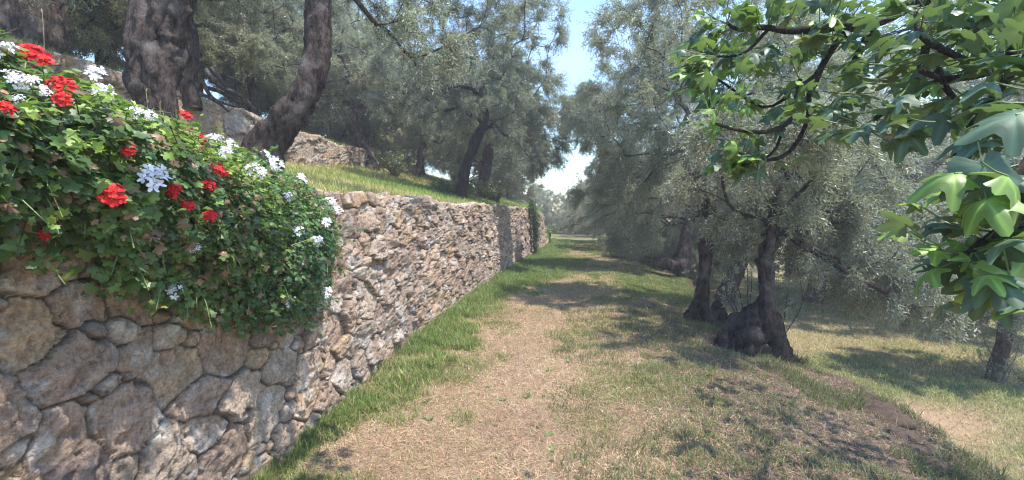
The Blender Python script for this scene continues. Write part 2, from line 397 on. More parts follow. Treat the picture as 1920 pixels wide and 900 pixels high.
    hh2 = hh2 + (.06 * (n2(SS, 0 * SS, 2.3, 2, seed + 30) - .5) * sm(-.3, 0, hh - Hs[:, None] + .05))
    # slight batter: the wall leans back as it rises
    oo2 = oo2 - .05 * np.clip(hh, 0, 3)
    V = np.stack([bx[:, None] + nx[:, None] * oo2, ysamp[:, None] + nyy[:, None] * oo2, bz[:, None] + hh2], -1)
    pc = PAL[rng.choice(len(PAL), ns, p=[.19, .16, .14, .10, .13, .11, .09, .04, .04])] * rng.uniform(.78, 1.06, (ns, 1))
    col = pc[I]
    mott = sm(.46, .62, fbm(wp * 4.5 + I[..., None] * 1.3, 3, seed + 40))[..., None]
    och = np.array([.37, .27, .19]); col = col * (1 - .35 * mott) + och * .35 * mott * (1)
    li = sm(.57, .70, fbm(wp * 11, 3, seed + 41))[..., None]; col = col * (1 - .6 * li) + np.array([.56, .53, .50]) * .6 * li
    pu = sm(.5, .7, fbm(wp * 3.1 + 31, 3, seed + 43))[..., None]; col = col * (1 - .4 * pu) + np.array([.33, .26, .22]) * .4 * pu
    jt = (1 - sm(.001, .011 * jw, e))[..., None]; col = col * (1 - jt) + np.array([.10, .075, .06]) * jt
    dirt = (sm(.25, -.02, hh) * .5)[..., None]; col = col * (1 - dirt) + np.array([.17, .125, .09]) * dirt
    n0, n1 = q.shape; i = np.arange(n0 - 1)[:, None] * n1; j = np.arange(n1 - 1)[None]
    F = np.stack([i + j, i + n1 + j, i + n1 + j + 1, i + j + 1], -1).reshape(-1, 4)
    F = F[:, ::-1] if False else F
    mb = MB(); mb.add(V, F, col.reshape(-1, 3))
    # end faces
    for r_, fl in ((0, False), (n0 - 1, True)):
        f = (np.arange(n1) + r_ * n1)
        cen = V[r_].mean(0); vi = mb.n; mb.add(cen[None], np.zeros((0, 3), int), (.2, .165, .15))
        tri = np.stack([f[:-1], f[1:], np.full(n1 - 1, vi)], -1); tri = tri[:, ::-1] if fl else tri
        mb.F.append(tri); mb.M.append(np.zeros(len(tri), int))
    return tag(mb.build(name, M['stone'], smooth=True), label, 'wall')
def base1(y): return W(y), 0 * y
def top1(y): return 1.77 + .03 * np.sin(y * 1.3)
rubble_wall('stone_wall', base1, -.9, 17.6, lambda y: 1.77 + .02 * np.sin(y * 1.3), .25, 5, .0085, 1.013, .073,
            'tall rough stone retaining wall beside the path with red and white flowers hanging over its near end')
def base1b(y): return W(y) - .10, 0 * y
rubble_wall('stone_wall', base1b, 18.0, 23.2, lambda y: 1.62 - .015 * (y - 18), .25, 6, .03, 1.0, .10,
            'short lower stone wall at the far end of the path, past the climbing plant')
def base2(y): return W(y) + U2(y), np.interp(y, [-5, 7.7, 16, 30], [.17, .19, .27, .30]) * (-U2(y) - .3) + 1.70
rubble_wall('stone_wall', base2, 2.0, 17.2, lambda y: drop2(y) + .10 - .03 * sm(15, 17, y), .3, 7, .022, 1.0, .13,
            'low dry stone wall higher up the slope behind the leaning trunk')

# ------------------------------------------------------------------ grass
def blades(mb, P, h, wdt, lean, col, rng, flat=0., mat=0, az=None):
    """each blade is a bent strip of a quad and a tip"""
    n = len(P); a = rng.uniform(0, 2 * math.pi, n) if az is None else az
    h = h * np.ones(n); wdt = wdt * np.ones(n)
    d = np.stack([np.cos(a), np.sin(a), 0 * a], 1); s = np.stack([-np.sin(a + rng.normal(0, .5, n)), np.cos(a), 0 * a], 1)
    ln = np.clip(rng.normal(lean, .22, n), 0, 1.4)
    up = np.array([0, 0, 1.])
    v0 = P; v1 = P + up * (h * np.cos(ln * .6) * .55)[:, None] * (1 - flat) + d * (h * np.sin(ln * .6) * .55 + flat * h * .4)[:, None] + up * (.012 * flat)
    v2 = v1 + up * (h * np.cos(ln * 1.25) * .5)[:, None] * (1 - flat) + d * (h * np.sin(ln * 1.25) * .5 + flat * h * .4)[:, None] - up * (.006 * flat)
    w2 = (s * wdt[:, None] * .5)
    V = np.stack([v0 - w2, v0 + w2, v1 + w2 * .8, v1 - w2 * .8, v2], 1)
    c = np.repeat(col[:, None], 5, 1)
    b = np.arange(n)[:, None] * 5
    mb.add(V.reshape(-1, 3), [b + np.array([[0, 1, 2, 3]]), b + np.array([[3, 2, 4]])], c.reshape(-1, 3), mat)
def scatter(rng, n, u0, u1, y0, y1, power=1.):
    """more points near the camera"""
    t = rng.uniform(0, 1, n); y = y0 * (y1 / y0) ** t if power else y0 + (y1 - y0) * t
    u = rng.uniform(u0, u1, n); return u, y
rng = np.random.default_rng(11)
DRY = np.array([.50, .35, .24]); YEL = np.array([.36, .32, .14]); GRN = np.array([.14, .20, .055]); LUSH = np.array([.12, .205, .045]); OLV = np.array([.14, .16, .075])
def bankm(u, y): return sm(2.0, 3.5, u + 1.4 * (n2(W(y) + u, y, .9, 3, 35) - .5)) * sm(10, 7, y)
def jit(c, n, s=.22): return np.clip(c * rng.lognormal(0, s, (n, 1)) * rng.normal(1, .07, (n, 3)), .01, .85)
def ground_pts(u, y): return np.stack([W(y) + u, y, Hgt(u, y) - .004], 1)
# short turf and dead straw on the path
g = MB()
u, y = scatter(rng, 300000, 0.0, 5.2, 1.7, 26); G_ = green(u, y)
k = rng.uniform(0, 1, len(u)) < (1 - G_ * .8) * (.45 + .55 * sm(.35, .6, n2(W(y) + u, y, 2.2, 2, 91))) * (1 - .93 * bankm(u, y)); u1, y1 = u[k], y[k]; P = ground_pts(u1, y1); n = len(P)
c = jit(DRY, n, .28); c *= (.80 + .5 * n2(W(y1) + u1, y1, 1.4, 3, 97))[:, None] ** np.array([1, 1.25, 1.3]); c[rng.uniform(0, 1, n) < .16] *= np.array([.5, .40, .36])
blades(g, P, rng.uniform(.02, .075, n) * (1 + y1 * .03), .0022 + .0007 * y1, .8, c, rng, flat=.85)
k = rng.uniform(0, 1, len(u)) < .10 * (1 - G_); P = ground_pts(u[k], y[k]); n = len(P)
blades(g, P, rng.uniform(.015, .05, n), .003 + .0006 * y[k], .5, jit((DRY + YEL) / 2, n), rng)
u, y = scatter(rng, 420000, 0.0, 5.1, 1.7, 28); G_ = green(u, y)
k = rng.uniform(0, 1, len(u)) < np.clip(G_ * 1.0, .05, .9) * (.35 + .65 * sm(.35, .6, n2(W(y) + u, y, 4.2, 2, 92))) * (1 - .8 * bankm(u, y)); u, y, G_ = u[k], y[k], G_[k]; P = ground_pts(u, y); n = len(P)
mixf = np.clip(G_ + rng.normal(0, .2, n), 0, 1)[:, None]; wall_ = (sm(1.9, .5, u))[:, None]
c = (YEL * (1 - mixf) + (GRN * (1 - wall_) + LUSH * wall_) * mixf) * rng.lognormal(0, .22, (n, 1))
hh_ = rng.uniform(.018, .05, n) * (.6 + .9 * G_) * (1 + .9 * wall_[:, 0] * G_) * (1 + .02 * y)
blades(g, P, hh_, .0028 + .0007 * y, .7, c, rng)
u, y = scatter(rng, 2600, 0, 5.2, 1.8, 16); P = ground_pts(u, y); n = len(P); blades(g, P, rng.uniform(.06, .16, n), .0022 + .0004 * y, .5, jit((DRY + YEL) / 2, n), rng)
tag(g.build('path_grass', M['grass']), 'short dry and green grass along the path between the wall and the bank', 'grass', kind='stuff')
# taller clumps against the foot of the wall
g = MB(); u, y = scatter(rng, 2600, 0, 1, 2.0, 24); wd = np.interp(y, [0, 3, 4.5, 5.5, 7, 9, 13, 17, 20, 24], [.2, .22, .5, .8, .5, .4, 1.6, 1.6, .6, .4]); u = .02 + u ** 1.5 * wd
cl = n2(W(y) + u, y, 1.7, 2, 93); k = cl > .42; u, y = u[k], y[k]
m_ = 22; uu = np.repeat(u, m_) + rng.normal(0, .035, len(u) * m_); yy = np.repeat(y, m_) + rng.normal(0, .04, len(u) * m_); uu = np.maximum(uu, .01)
P = ground_pts(uu, yy); n = len(P); hs = np.repeat(rng.uniform(.05, .17, len(u)), m_) * rng.uniform(.6, 1.1, n)
yl = rng.uniform(0, 1, n)[:, None] < np.interp(yy, [2, 3.5, 5, 7], [.8, .6, .42, .3])[:, None]; hs = hs * np.interp(yy, [2, 3.6, 5], [.55, .7, 1])
blades(g, P, hs, .0035 + .0007 * yy, .8, np.where(yl, jit(YEL, n), jit(LUSH, n, .25)), rng)
tag(g.build('verge_grass', M['grass']), 'long lush green grass at the foot of the tall stone wall', 'grass', kind='stuff')
# shaded verge and bank: straggly weeds and litter
g = MB(); u, y = scatter(rng, 2000, 1.7, 5.2, 2.0, 9.5); k = n2(W(y) + u, y, 1.7, 3, 31) > .5; u, y = u[k], y[k]
m_ = 26; uu = np.repeat(u, m_) + rng.normal(0, .05, len(u) * m_); yy = np.repeat(y, m_) + rng.normal(0, .05, len(u) * m_)
P = ground_pts(uu, yy); n = len(P); hs = np.repeat(rng.uniform(.03, .11, len(u)), m_) * rng.uniform(.5, 1.1, n)
yl = rng.uniform(0, 1, n)[:, None] < .3
blades(g, P, hs, .003 + .0006 * yy, .8, np.where(yl, jit(YEL * .8, n), jit(OLV, n, .25)), rng)
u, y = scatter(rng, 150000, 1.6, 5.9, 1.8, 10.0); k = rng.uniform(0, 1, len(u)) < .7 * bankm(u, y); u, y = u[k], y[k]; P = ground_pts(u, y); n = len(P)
c = jit(np.array([.19, .13, .10]), n, .4); c[rng.uniform(0, 1, n) < .10] = (.38, .33, .27)  # dead-leaf browns with the bank's shade put into the colour
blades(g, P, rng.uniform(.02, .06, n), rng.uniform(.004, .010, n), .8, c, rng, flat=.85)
u, y = scatter(rng, 26000, 4.2, 5.8, 1.8, 13); k = n2(W(y) + u, y, 2.6, 2, 98) > .5; u, y = u[k], y[k]; P = ground_pts(u, y); n = len(P); blades(g, P, rng.uniform(.05, .16, n), .004 + .0006 * y, .9, jit(OLV * .7, n, .3), rng)
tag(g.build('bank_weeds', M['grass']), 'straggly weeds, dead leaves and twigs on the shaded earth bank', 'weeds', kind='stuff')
# lower terrace
g = MB(); u, y = scatter(rng, 230000, 5.5, 17, 3.0, 26); G_ = green(u, y); k = rng.uniform(0, 1, len(u)) < .25 + .75 * G_; u, y, G_ = u[k], y[k], G_[k]
P = ground_pts(u, y); n = len(P); mixf = np.clip(G_ + rng.normal(-.15, .25, n), 0, 1)[:, None]
c = (np.array([.50, .42, .23]) * (1 - mixf) + np.array([.22, .28, .09]) * mixf) * rng.lognormal(0, .25, (n, 1))
blades(g, P, rng.uniform(.03, .09, n) * (1 + .5 * sm(.5, .7, n2(W(y) + u, y, 2.5, 2, 95))), .004 + .0009 * y, .8, c, rng)
tag(g.build('terrace_grass', M['grass']), 'pale yellow green grass on the lower terrace right of the bank', 'grass', kind='stuff')
# upper terrace
g = MB(); u, y = scatter(rng, 260000, -11.0, -.34, 2.5, 30); k = rng.uniform(0, 1, len(u)) < .85; u, y = u[k], y[k]
P = ground_pts(u, y); n = len(P); G_ = np.clip(green(u, y) + rng.normal(-.08, .16, n), 0, 1)[:, None]
c = (np.array([.52, .44, .20]) * (1 - G_) + np.array([.20, .33, .07]) * G_) * rng.lognormal(0, .22, (n, 1))
blades(g, P, rng.uniform(.06, .20, n), .004 + .0009 * y, .7, c, rng)
tag(g.build('terrace_grass', M['grass']), 'tall sunlit yellow grass on the terrace above the stone wall', 'grass', kind='stuff')

# ------------------------------------------------------------------ olive trees
def twig_leaves(mbL, mbT, starts, dirs, lens, rng, nl, leaf, wid, droop=.35, tint=None, twr=.0022):
    """leafy twigs in one go: starts, dirs (T,3), lens (T,)"""
    T = len(starts); K = 5
    d = nrm(dirs); pts = np.zeros((T, K, 3)); pts[:, 0] = starts; cur = d.copy()
    for k in range(1, K):
        cur = nrm(cur + np.array([0, 0, -droop * .35]) + rng.normal(0, .13, (T, 3)))
        pts[:, k] = pts[:, k - 1] + cur * (lens / (K - 1))[:, None]
    # twig tubes, triangular section
    tan = nrm(np.gradient(pts, axis=1)); a = nrm(np.cross(tan, rng.normal(0, 1, (T, 1, 3)))); b = np.cross(tan, a)
    rr = (np.linspace(1, .45, K) * twr)[None, :, None, None]
    th = np.arange(3) * 2.0944
    ring = pts[:, :, None] + rr * (a[:, :, None] * np.cos(th)[None, None, :, None] + b[:, :, None] * np.sin(th)[None, None, :, None])
    base = (np.arange(T) * K * 3)[:, None, None] + (np.arange(K - 1) * 3)[None, :, None]; j = np.arange(3)[None, None]; j2 = (j + 1) % 3
    mbT.add(ring.reshape(-1, 3), np.stack([base + j, base + j2, base + 3 + j2, base + 3 + j], -1).reshape(-1, 4), (.2, .2, .2), 1)
    # leaves
    t = (np.arange(nl) // 2 * 2 + 1.5) / nl; t = np.clip(t[None] + rng.uniform(-.05, .05, (T, nl)), .05, 1.0)
    f = t * (K - 1); i0 = np.minimum(f.astype(int), K - 2); fr = (f - i0)[..., None]; ar = np.arange(T)[:, None]
    p = pts[ar, i0] * (1 - fr) + pts[ar, i0 + 1] * fr; tg = nrm(pts[ar, i0 + 1] - pts[ar, i0])
    A = a[ar, i0]; B = b[ar, i0]; ph = (np.arange(nl)[None] % 2) * math.pi + (np.arange(nl)[None] // 2) * 1.5708 + rng.normal(0, .4, (T, nl))
    side = A * np.cos(ph)[..., None] + B * np.sin(ph)[..., None]
    ld = nrm(tg * rng.uniform(.35, 1.0, (T, nl, 1)) + side * .8 + np.array([0, 0, -.12]) + rng.normal(0, .12, (T, nl, 3)))
    wv = nrm(np.cross(ld, tg) + rng.normal(0, .35, (T, nl, 3))); nv = np.cross(wv, ld)
    ll = (leaf * rng.uniform(.65, 1.2, (T, nl)))[..., None]; ww = wid * rng.uniform(.8, 1.2, (T, nl, 1))
    v0 = p; v2 = p + ld * ll + nv * ll * -.06; m = p + ld * ll * .5 + nv * ll * .05
    V = np.stack([v0, m + wv * ww * .5, v2, m - wv * ww * .5], 2).reshape(-1, 3)
    N = T * nl
    cb = np.array([.28, .285, .22]) if tint is None else np.array(tint)
    c = cb * rng.lognormal(0, .20, (T, 1, 1)) * rng.lognormal(0, .32, (T, nl, 1)) 
    c = c * (1 + rng.normal(0, .08, (T, nl, 3)))
    yl = rng.uniform(0, 1, (T, nl, 1)) < .05; c = np.where(yl, np.array([.30, .27, .09]), c)
    mbL.add(V, (np.arange(N) * 4)[:, None] + np.arange(4)[None], np.repeat(c.reshape(-1, 1, 3), 4, 1).reshape(-1, 3), 0)

def grow(rng, trunk, blobs, ntips, step=.2, start=None, tipw=.3):
    """branch skeleton: every tip reaches back to the nearest limb"""
    pos = [p[:3] for p in trunk]; par = list(range(-1, len(trunk) - 1)); start = start if start is not None else len(trunk) - 2
    pl = [0.] * len(pos); chains = []
    wts = np.array([b[2] for b in blobs], float); wts /= wts.sum(); tips = []
    for bi in rng.choice(len(blobs), ntips, p=wts):
        c, r, _ = blobs[bi]; v = rng.normal(0, 1, 3); v /= np.linalg.norm(v); tips.append(np.array(c) + v * np.array(r) * rng.uniform(.12, 1) ** .42)
    tips = np.array(tips); o = np.argsort(np.linalg.norm(tips - pos[-1], axis=1))
    # a few far ones first give the main limbs
    main = rng.choice(len(o), min(7, len(o)), replace=False); order = list(o[main]) + [i for i in o if i not in set(o[main])]
    for ti in order:
        tp = tips[ti]; A = np.array(pos[start:]); d = np.linalg.norm(A - tp, axis=1)
        k = int(np.argmin(d + .28 * np.array(pl[start:]) + .5 * np.maximum(A[:, 2] - tp[2], 0))) + start
        d = np.linalg.norm(tp - pos[k]); n = max(2, int(d / step)); p0 = np.array(pos[k])
        pd = p0 - np.array(pos[par[k]]) if par[k] >= 0 else np.array([0, 0, 1.]); pd = pd / max(np.linalg.norm(pd), 1e-6)
        ctrl = p0 + pd * d * .3 + np.array([0, 0, .18 * d]) + rng.normal(0, .09, 3) * d; ch = [k]
        for s_ in range(1, n + 1):
            t = s_ / n; q = (1 - t) ** 2 * p0 + 2 * t * (1 - t) * ctrl + t * t * tp + rng.normal(0, .035, 3) * (s_ < n) * min(d, 1.5)
            pos.append(q); par.append(ch[-1]); pl.append(pl[ch[-1]] + d / n); ch.append(len(pos) - 1)
        chains.append(ch)
    cnt = np.zeros(len(pos))
    for ch in chains: cnt[ch[-1]] += 1
    for i in range(len(pos) - 1, 0, -1): cnt[par[i]] += cnt[i]
    return np.array(pos), par, chains, cnt, start

def olive_meshes(seed, trunk, blobs, ntips=170, twigs=13, nl=16, leaf=.072, wid=.0175, roots=(), sides=36, rmax=None, tint=None, twl=(.18, .42), burl=(), droop=.5, prune=None, twr=.0022):
    """trunk rows: x y z r in metres, tree space; returns three MB"""
    rng = np.random.default_rng(seed)
    tr = smooth_path(trunk, .045); mbK = MB()
    V, f = tube(tr[:, :3], tr[:, 3], sides, rough=.34, seed=seed, lobes=.12); mbK.add(V, f)
    for ri, rt_ in enumerate(roots):
        q = smooth_path(rt_, .03); V, f = tube(q[:, :3], q[:, 3], 26, rough=.75, seed=seed + 3 + ri, lobes=.07); mbK.add(V, f, mat=1)
    sk = smooth_path(trunk, .25)[:, :3]
    pos, par, chains, cnt, start = grow(rng, list(sk), blobs, ntips)
    rt = trunk[-1][3]; cmax = cnt[start]
    rad = np.clip(rt * (cnt / cmax) ** .58 * .95, .0045, rt)
    mbB = MB()
    for ch in chains:
        P = pos[ch]; r = rad[ch].copy(); r[0] = min(r[0], r[1] * 1.15)
        if len(P) < 2: continue
        Q = smooth_path(np.concatenate([P, r[:, None]], 1), .10 if r.max() > .03 else .2)
        sd_ = 10 if r.max() > .04 else (6 if r.max() > .015 else 4)
        V, f = tube(Q[:, :3], Q[:, 3], sd_, rough=.12 if sd_ > 6 else 0, seed=seed)
        (mbK if r.max() > .045 else mbB).add(V, f, mat=0)
    # twigs sprout from thin wood
    cen = pos[start:].mean(0); thin = [c for ch in chains for c in ch[1:] if cnt[c] <= 2]
    ends = [ch[-1] for ch in chains]
    src = np.array(ends * twigs + list(rng.choice(thin, max(1, int(len(ends) * twigs * .7)))))
    st = pos[src] + rng.normal(0, .03, (len(src), 3)); pd = nrm(pos[src] - pos[np.array(par)[src]])
    dr = pd * .7 + nrm(pos[src] - cen) * .35 + rng.normal(0, .55, (len(src), 3)) + np.array([0, 0, -.12 * droop])
    ln = rng.uniform(twl[0], twl[1], len(src))
    if prune is not None:
        k = ~prune(st); st, dr, ln = st[k], dr[k], ln[k]
    mbL = MB(); twig_leaves(mbL, mbL, st, dr, ln, rng, nl, leaf, wid, droop, tint, twr)
    return mbK, mbB, mbL
def olive(label, loc, group, seed, trunk, blobs, rotz=0, bark='bark', **kw):
    """trunk and blobs given in world coordinates relative to loc"""
    root = empty('olive_tree', loc); root.rotation_euler.z = rotz
    tag(root, label, 'olive tree', group)
    K, B, L = olive_meshes(seed, trunk, blobs, **kw)
    K.build('trunk', [M[bark], M['root_bark' if group == PATHR else bark]], root, smooth=True)
    if B.n: B.build('branches', M['twig'], root, smooth=True)
    L.build('crown', [M['olive_leaf'], M['twig']], root)
    return root
def copy_tree(o, loc, rz, s, label, group):
    r = o.copy(); C.objects.link(r); r.location = loc; r.rotation_euler = (0, 0, rz); r.scale = (s, s, s); r['label'] = label; r['group'] = group
    for ch in o.children:
        c = ch.copy(); C.objects.link(c); c.parent = r
    return r
def rel(base, *pts): return [tuple(np.array(p[:3]) - base) + tuple(p[3:]) for p in pts]
def g3(x, y, dz=0): return np.array([x, y, float(Hxy(x, y)) + dz])

NEAR, HILL, PATHR, LOWT, FARG = 'olive trees near the tall wall', 'olive trees up the left hillside', 'olive trees along the right edge of the path', 'olive trees on the lower terrace', 'distant olive trees at the end of the path'
# A: leaning trunk
b = g3(-2.62, 5.0, -.12)
tA = [at(478, 330, 5.0), at(500, 268, 5.0), at(545, 215, 5.0), at(580, 160, 5.05), at(597, 95, 5.1), at(601, 20, 5.15), at(598, -60, 5.2)]
rA = [.22, .17, .150, .135, .13, .12, .11]
olive('olive tree with a thick dark trunk leaning right behind the flowers', b, NEAR, 101,
      rel(b, *[(*p, r) for p, r in zip(tA, rA)]),
      [((-1.6, 2.2, 3.9), (1.4, 1.4, .8), .8), ((1.1, .9, 3.1), (.9, 1.0, .8), .6), ((1.5, .9, 1.95), (.5, .7, .4), .12)], ntips=130, nl=16)
# B: old split trunk
b = g3(-3.7, 5.05, -.1)
tB = [at(300, 300, 5.05), at(300, 245, 5.05), at(298, 200, 5.05), at(292, 150, 5.05), at(283, 100, 5.05), at(270, 50, 5.1), at(268, 0, 5.15), at(285, -70, 5.2)]
rB = [.22, .15, .155, .17, .175, .13, .10, .09]
rootsB = [rel(b, *[(*at(*p), r) for p, r in q]) for q in (
    [((300, 190, 5.08), .13), ((308, 120, 5.1), .15), ((318, 60, 5.12), .14), ((335, 15, 5.15), .12), ((368, -40, 5.2), .10)],
    [((290, 210, 4.97), .13), ((268, 160, 4.95), .13), ((262, 100, 4.95), .10), ((290, 40, 5.0), .08), ((312, -40, 5.0), .07)],
    [((290, 240, 5.0), .12), ((278, 265, 4.95), .13), ((268, 300, 4.9), .08)],
    [((312, 240, 5.0), .12), ((322, 265, 4.95), .11), ((330, 300, 4.9), .08)])]
olive('old olive tree with a massive grey forked trunk at the upper left', b, NEAR, 102, rel(b, *[(*p, r) for p, r in zip(tB, rB)]),
      [((-.3, 1.3, 3.7), (1.8, 1.6, .9), 1.0), ((-1.6, .6, 3.0), (.9, 1.2, .7), .4)], ntips=85, roots=rootsB, nl=16, sides=40)
# B2: second trunk on the upper wall
b = g3(-5.3, 7.9, -.1)
olive('dark olive trunk standing on the low upper wall, just right of the forked one', b, NEAR, 103,
      rel(b, *[(*at(*p), r) for p, r in (((352, 205, 7.7), .22), ((348, 140, 7.7), .17), ((352, 80, 7.75), .16), ((342, 30, 7.8), .13), ((345, -20, 7.9), .11))]),
      [((.3, .8, 3.1), (1.8, 1.6, 1.2), 1.0)], ntips=90, nl=16)
# C: far left
b = g3(-6.6, 6.9, -.1)
olive('very dark olive trunk in the top left corner above the red flowers', b, NEAR, 104,
      rel(b, *[(*at(*p), r) for p, r in (((75, 120, 6.8), .36), ((75, 70, 6.8), .32), ((68, 30, 6.8), .32), ((70, -20, 6.85), .24), ((60, -70, 6.9), .2))]),
      [((.3, 1.2, 2.9), (1.7, 1.4, 1.2), 1.0), ((-1.2, 0, 2.2), (.8, 1., .8), .4)], ntips=140, nl=16)
# F: leaning tree on the wall top, mid distance
b = g3(-1.42, 12.6, -.1)
olive('slim dark olive trunk leaning right on top of the tall stone wall', b, NEAR, 105,
      rel(b, *[(*at(*p), r) for p, r in (((863, 385, 12.6), .22), ((867, 350, 12.6), .15), ((878, 300, 12.6), .135), ((893, 260, 12.6), .125), ((908, 232, 12.6), .12))]),
      [((1.1, 0, 2.8), (1.6, 1.7, 1.0), 1.0), ((-.9, .4, 3.3), (1.6, 1.6, 1.4), 1.1), ((1.4, .3, 4.4), (1.5, 1.6, 1.4), 1.2), ((1.9, -.2, 1.6), (.9, 1.1, .7), .5), ((.3, .3, 5.6), (1.9, 1.6, 1.0), .8), ((2.8, 0, 2.6), (.7, .8, .8), .3)],
      ntips=380, nl=17, leaf=.078, wid=.019, twigs=14, bark='dark_bark', tint=(.20, .215, .175), prune=lambda p: (p[:, 0] > -.8) & (p[:, 0] < 1.15) & (p[:, 2] < 2.15))
# I: tall tree on the right edge
b = g3(3.45, 8.3, -.05)
rI = [rel(b, *[(*at(*p), r) for p, r in q]) for q in (
    [((1296, 640, 8.0), .20), ((1300, 610, 8.0), .19), ((1306, 585, 8.05), .13), ((1316, 555, 8.1), .09)],
    [((1342, 640, 8.0), .20), ((1343, 605, 8.0), .19), ((1346, 580, 8.05), .13), ((1345, 566, 8.1), .06)],
    [((1356, 630, 7.9), .13), ((1358, 600, 7.9), .11), ((1354, 578, 8.0), .05)],
    [((1285, 630, 7.8), .12), ((1288, 608, 7.8), .09), ((1296, 590, 7.9), .05)], [((1320, 650, 7.85), .2), ((1320, 610, 7.9), .17), ((1320, 580, 8.0), .10)])]
olive('tall olive with a slim upright trunk on a swollen dark rootstock', b, PATHR, 106,
      rel(b, *[(*at(*p), r) for p, r in (((1318, 610, 8.2), .16), ((1317, 560, 8.2), .12), ((1322, 500, 8.2), .105), ((1326, 440, 8.2), .105), ((1326, 385, 8.25), .11), ((1300, 330, 8.3), .10), ((1285, 285, 8.35), .085))]),
      [((-1.0, .6, 3.7), (1.3, 1.4, 1.3), 1.1), ((.9, .4, 3.8), (1.3, 1.4, 1.4), 1.0), ((-.2, .5, 5.3), (1.9, 1.5, 1.0), .9), ((-1.5, 1.0, 2.4), (.7, .8, .6), .3), ((2.0, .6, 4.2), (1.2, 1.2, 1.3), .6)],
      ntips=340, roots=rI, prune=lambda p: (np.abs(p[:, 0]) < .5) & (p[:, 2] < 2.1) & (p[:, 1] < .8), nl=16, leaf=.072)
# J: pollarded tree right of it
b = g3(3.35, 6.35, -.1)
rJ = [rel(b, *[(*at(*p), r) for p, r in q]) for q in (
    [((1372, 680, 6.15), .17), ((1374, 635, 6.2), .15), ((1380, 606, 6.25), .11), ((1388, 592, 6.3), .05)],
    [((1396, 690, 6.1), .17), ((1398, 640, 6.15), .17), ((1404, 600, 6.2), .13), ((1412, 575, 6.3), .07)],
    [((1418, 640, 6.3), .13), ((1420, 610, 6.3), .14), ((1428, 580, 6.3), .09), ((1434, 555, 6.3), .05)],
    [((1352, 665, 6.1), .10), ((1356, 635, 6.1), .09), ((1362, 615, 6.2), .04)],
    [((1440, 575, 6.3), .06), ((1452, 610, 6.25), .09), ((1462, 655, 6.15), .10), ((1472, 700, 6.1), .08)],
    [((1425, 600, 6.25), .07), ((1410, 625, 6.1), .08), ((1405, 665, 5.95), .07)])]
olive('short olive tree with a cut reddish trunk, gnarled roots and low hanging leaves', b, PATHR, 107,
      rel(b, *[(*at(*p), r) for p, r in (((1440, 640, 6.3), .10), ((1440, 590, 6.3), .105), ((1436, 540, 6.3), .10), ((1436, 505, 6.3), .10), ((1434, 485, 6.3), .11))]),
      [((.2, .5, 2.3), (1.2, 1.2, .9), 1.0), ((1.3, .5, 1.7), (1.2, 1.1, .8), 1.0), ((1.9, .2, .95), (.75, .8, .5), .5), ((1.2, .6, 2.9), (1.3, 1.2, .7), .5), ((-.3, -.6, 2.9), (1.1, .9, .6), .45)],
      ntips=260, roots=rJ, prune=lambda p: ((p[:, 0] < .38) & (p[:, 2] < 1.35)) | ((p[:, 0] < -.35) & (p[:, 2] < 2.2)), nl=16, leaf=.074, droop=1.0)
# K
b = g3(5.0, 14.2, -.05)
rK = [rel(b, *[(*at(*p), r) for p, r in q]) for q in ([((1275, 500, 14), .22), ((1255, 497, 13.9), .16), ((1238, 492, 13.8), .18), ((1230, 500, 13.7), .1)],)]
olive('olive with a low crooked root on the bank edge behind the tall slim one', b, PATHR, 108,
      rel(b, *[(*at(*p), r) for p, r in (((1272, 510, 14.2), .3), ((1278, 485, 14.2), .22), ((1284, 455, 14.2), .17), ((1290, 425, 14.2), .15))]),
      [((-.9, 0, 2.6), (1.6, 1.6, 1.1), 1.0), ((-1.45, 0, 4.4), (1.7, 1.7, 1.6), 1.5), ((.9, .3, 3.3), (1.4, 1.5, 1.3), .8), ((-1.5, -.2, 1.5), (1.0, .9, .7), .45), ((-.6, 0, 6.2), (1.8, 1.5, 1.1), .9), ((-2.6, 0, 4.7), (.8, .8, .9), .45)],
      ntips=380, roots=rK, nl=17, leaf=.078, wid=.019, twigs=14)

# library trees for the rest of the grove
def lib(seed, label, loc, group, lean, h, r, wide, tint=None, low=[]):
    x, y = loc[:2]; b = g3(x, y, -.12)
    T = [(0, 0, -.1, r * 1.7), (0.02, 0, .15, r * 1.25), (lean * .3, .05, h * .35, r), (lean * .7, 0, h * .7, r * .95), (lean, .05, h, r * .9)]
    bl = [((lean, 0, h + 1.3), (wide, wide, 1.3), 1.), ((lean - wide * .6, .3, h + .5), (wide * .6, wide * .7, .7), .5), ((lean + wide * .6, -.3, h + .6), (wide * .6, wide * .7, .8), .5),
          ((lean, wide * .5, h + .4), (wide * .7, wide * .5, .7), .35), ((lean * .5, 0, h + 2.7), (wide * .75, wide * .75, .9), .6)] + low
    return olive(label, b, group, seed, T, bl, ntips=210, nl=16, leaf=.088, wid=.022, twigs=13, tint=tint, sides=14, twr=.003)
L0 = lib(201, 'olive tree with a bent dark foot at the right end of the low upper wall', (-4.75, 16.3), HILL, -.7, 2.2, .19, 2.3, (.31, .31, .23))
L1 = lib(202, 'olive tree on the lower terrace nearest the fig leaves, shoots round its foot', (9.45, 9.2), LOWT, .15, 1.25, .13, 1.9)
L2 = lib(203, 'thin olive in dry scrub behind the sunlit grass of the upper terrace', (-3.9, 19.5), HILL, .4, 1.6, .15, 2.4, (.34, .33, .20))
L3 = lib(204, 'silvery olive tree at the far right end of the path edge', (5.7, 21.5), PATHR, -.5, 1.2, .2, 2.6, (.31, .31, .22))
LW = [((-1.2, .5, .9), (.9, .9, .7), .35), ((1.2, -.4, .9), (.9, .9, .7), .35), ((.2, 1.1, .9), (.9, .9, .7), .3), ((0, -1.1, 1.0), (1., .9, .8), .35)]
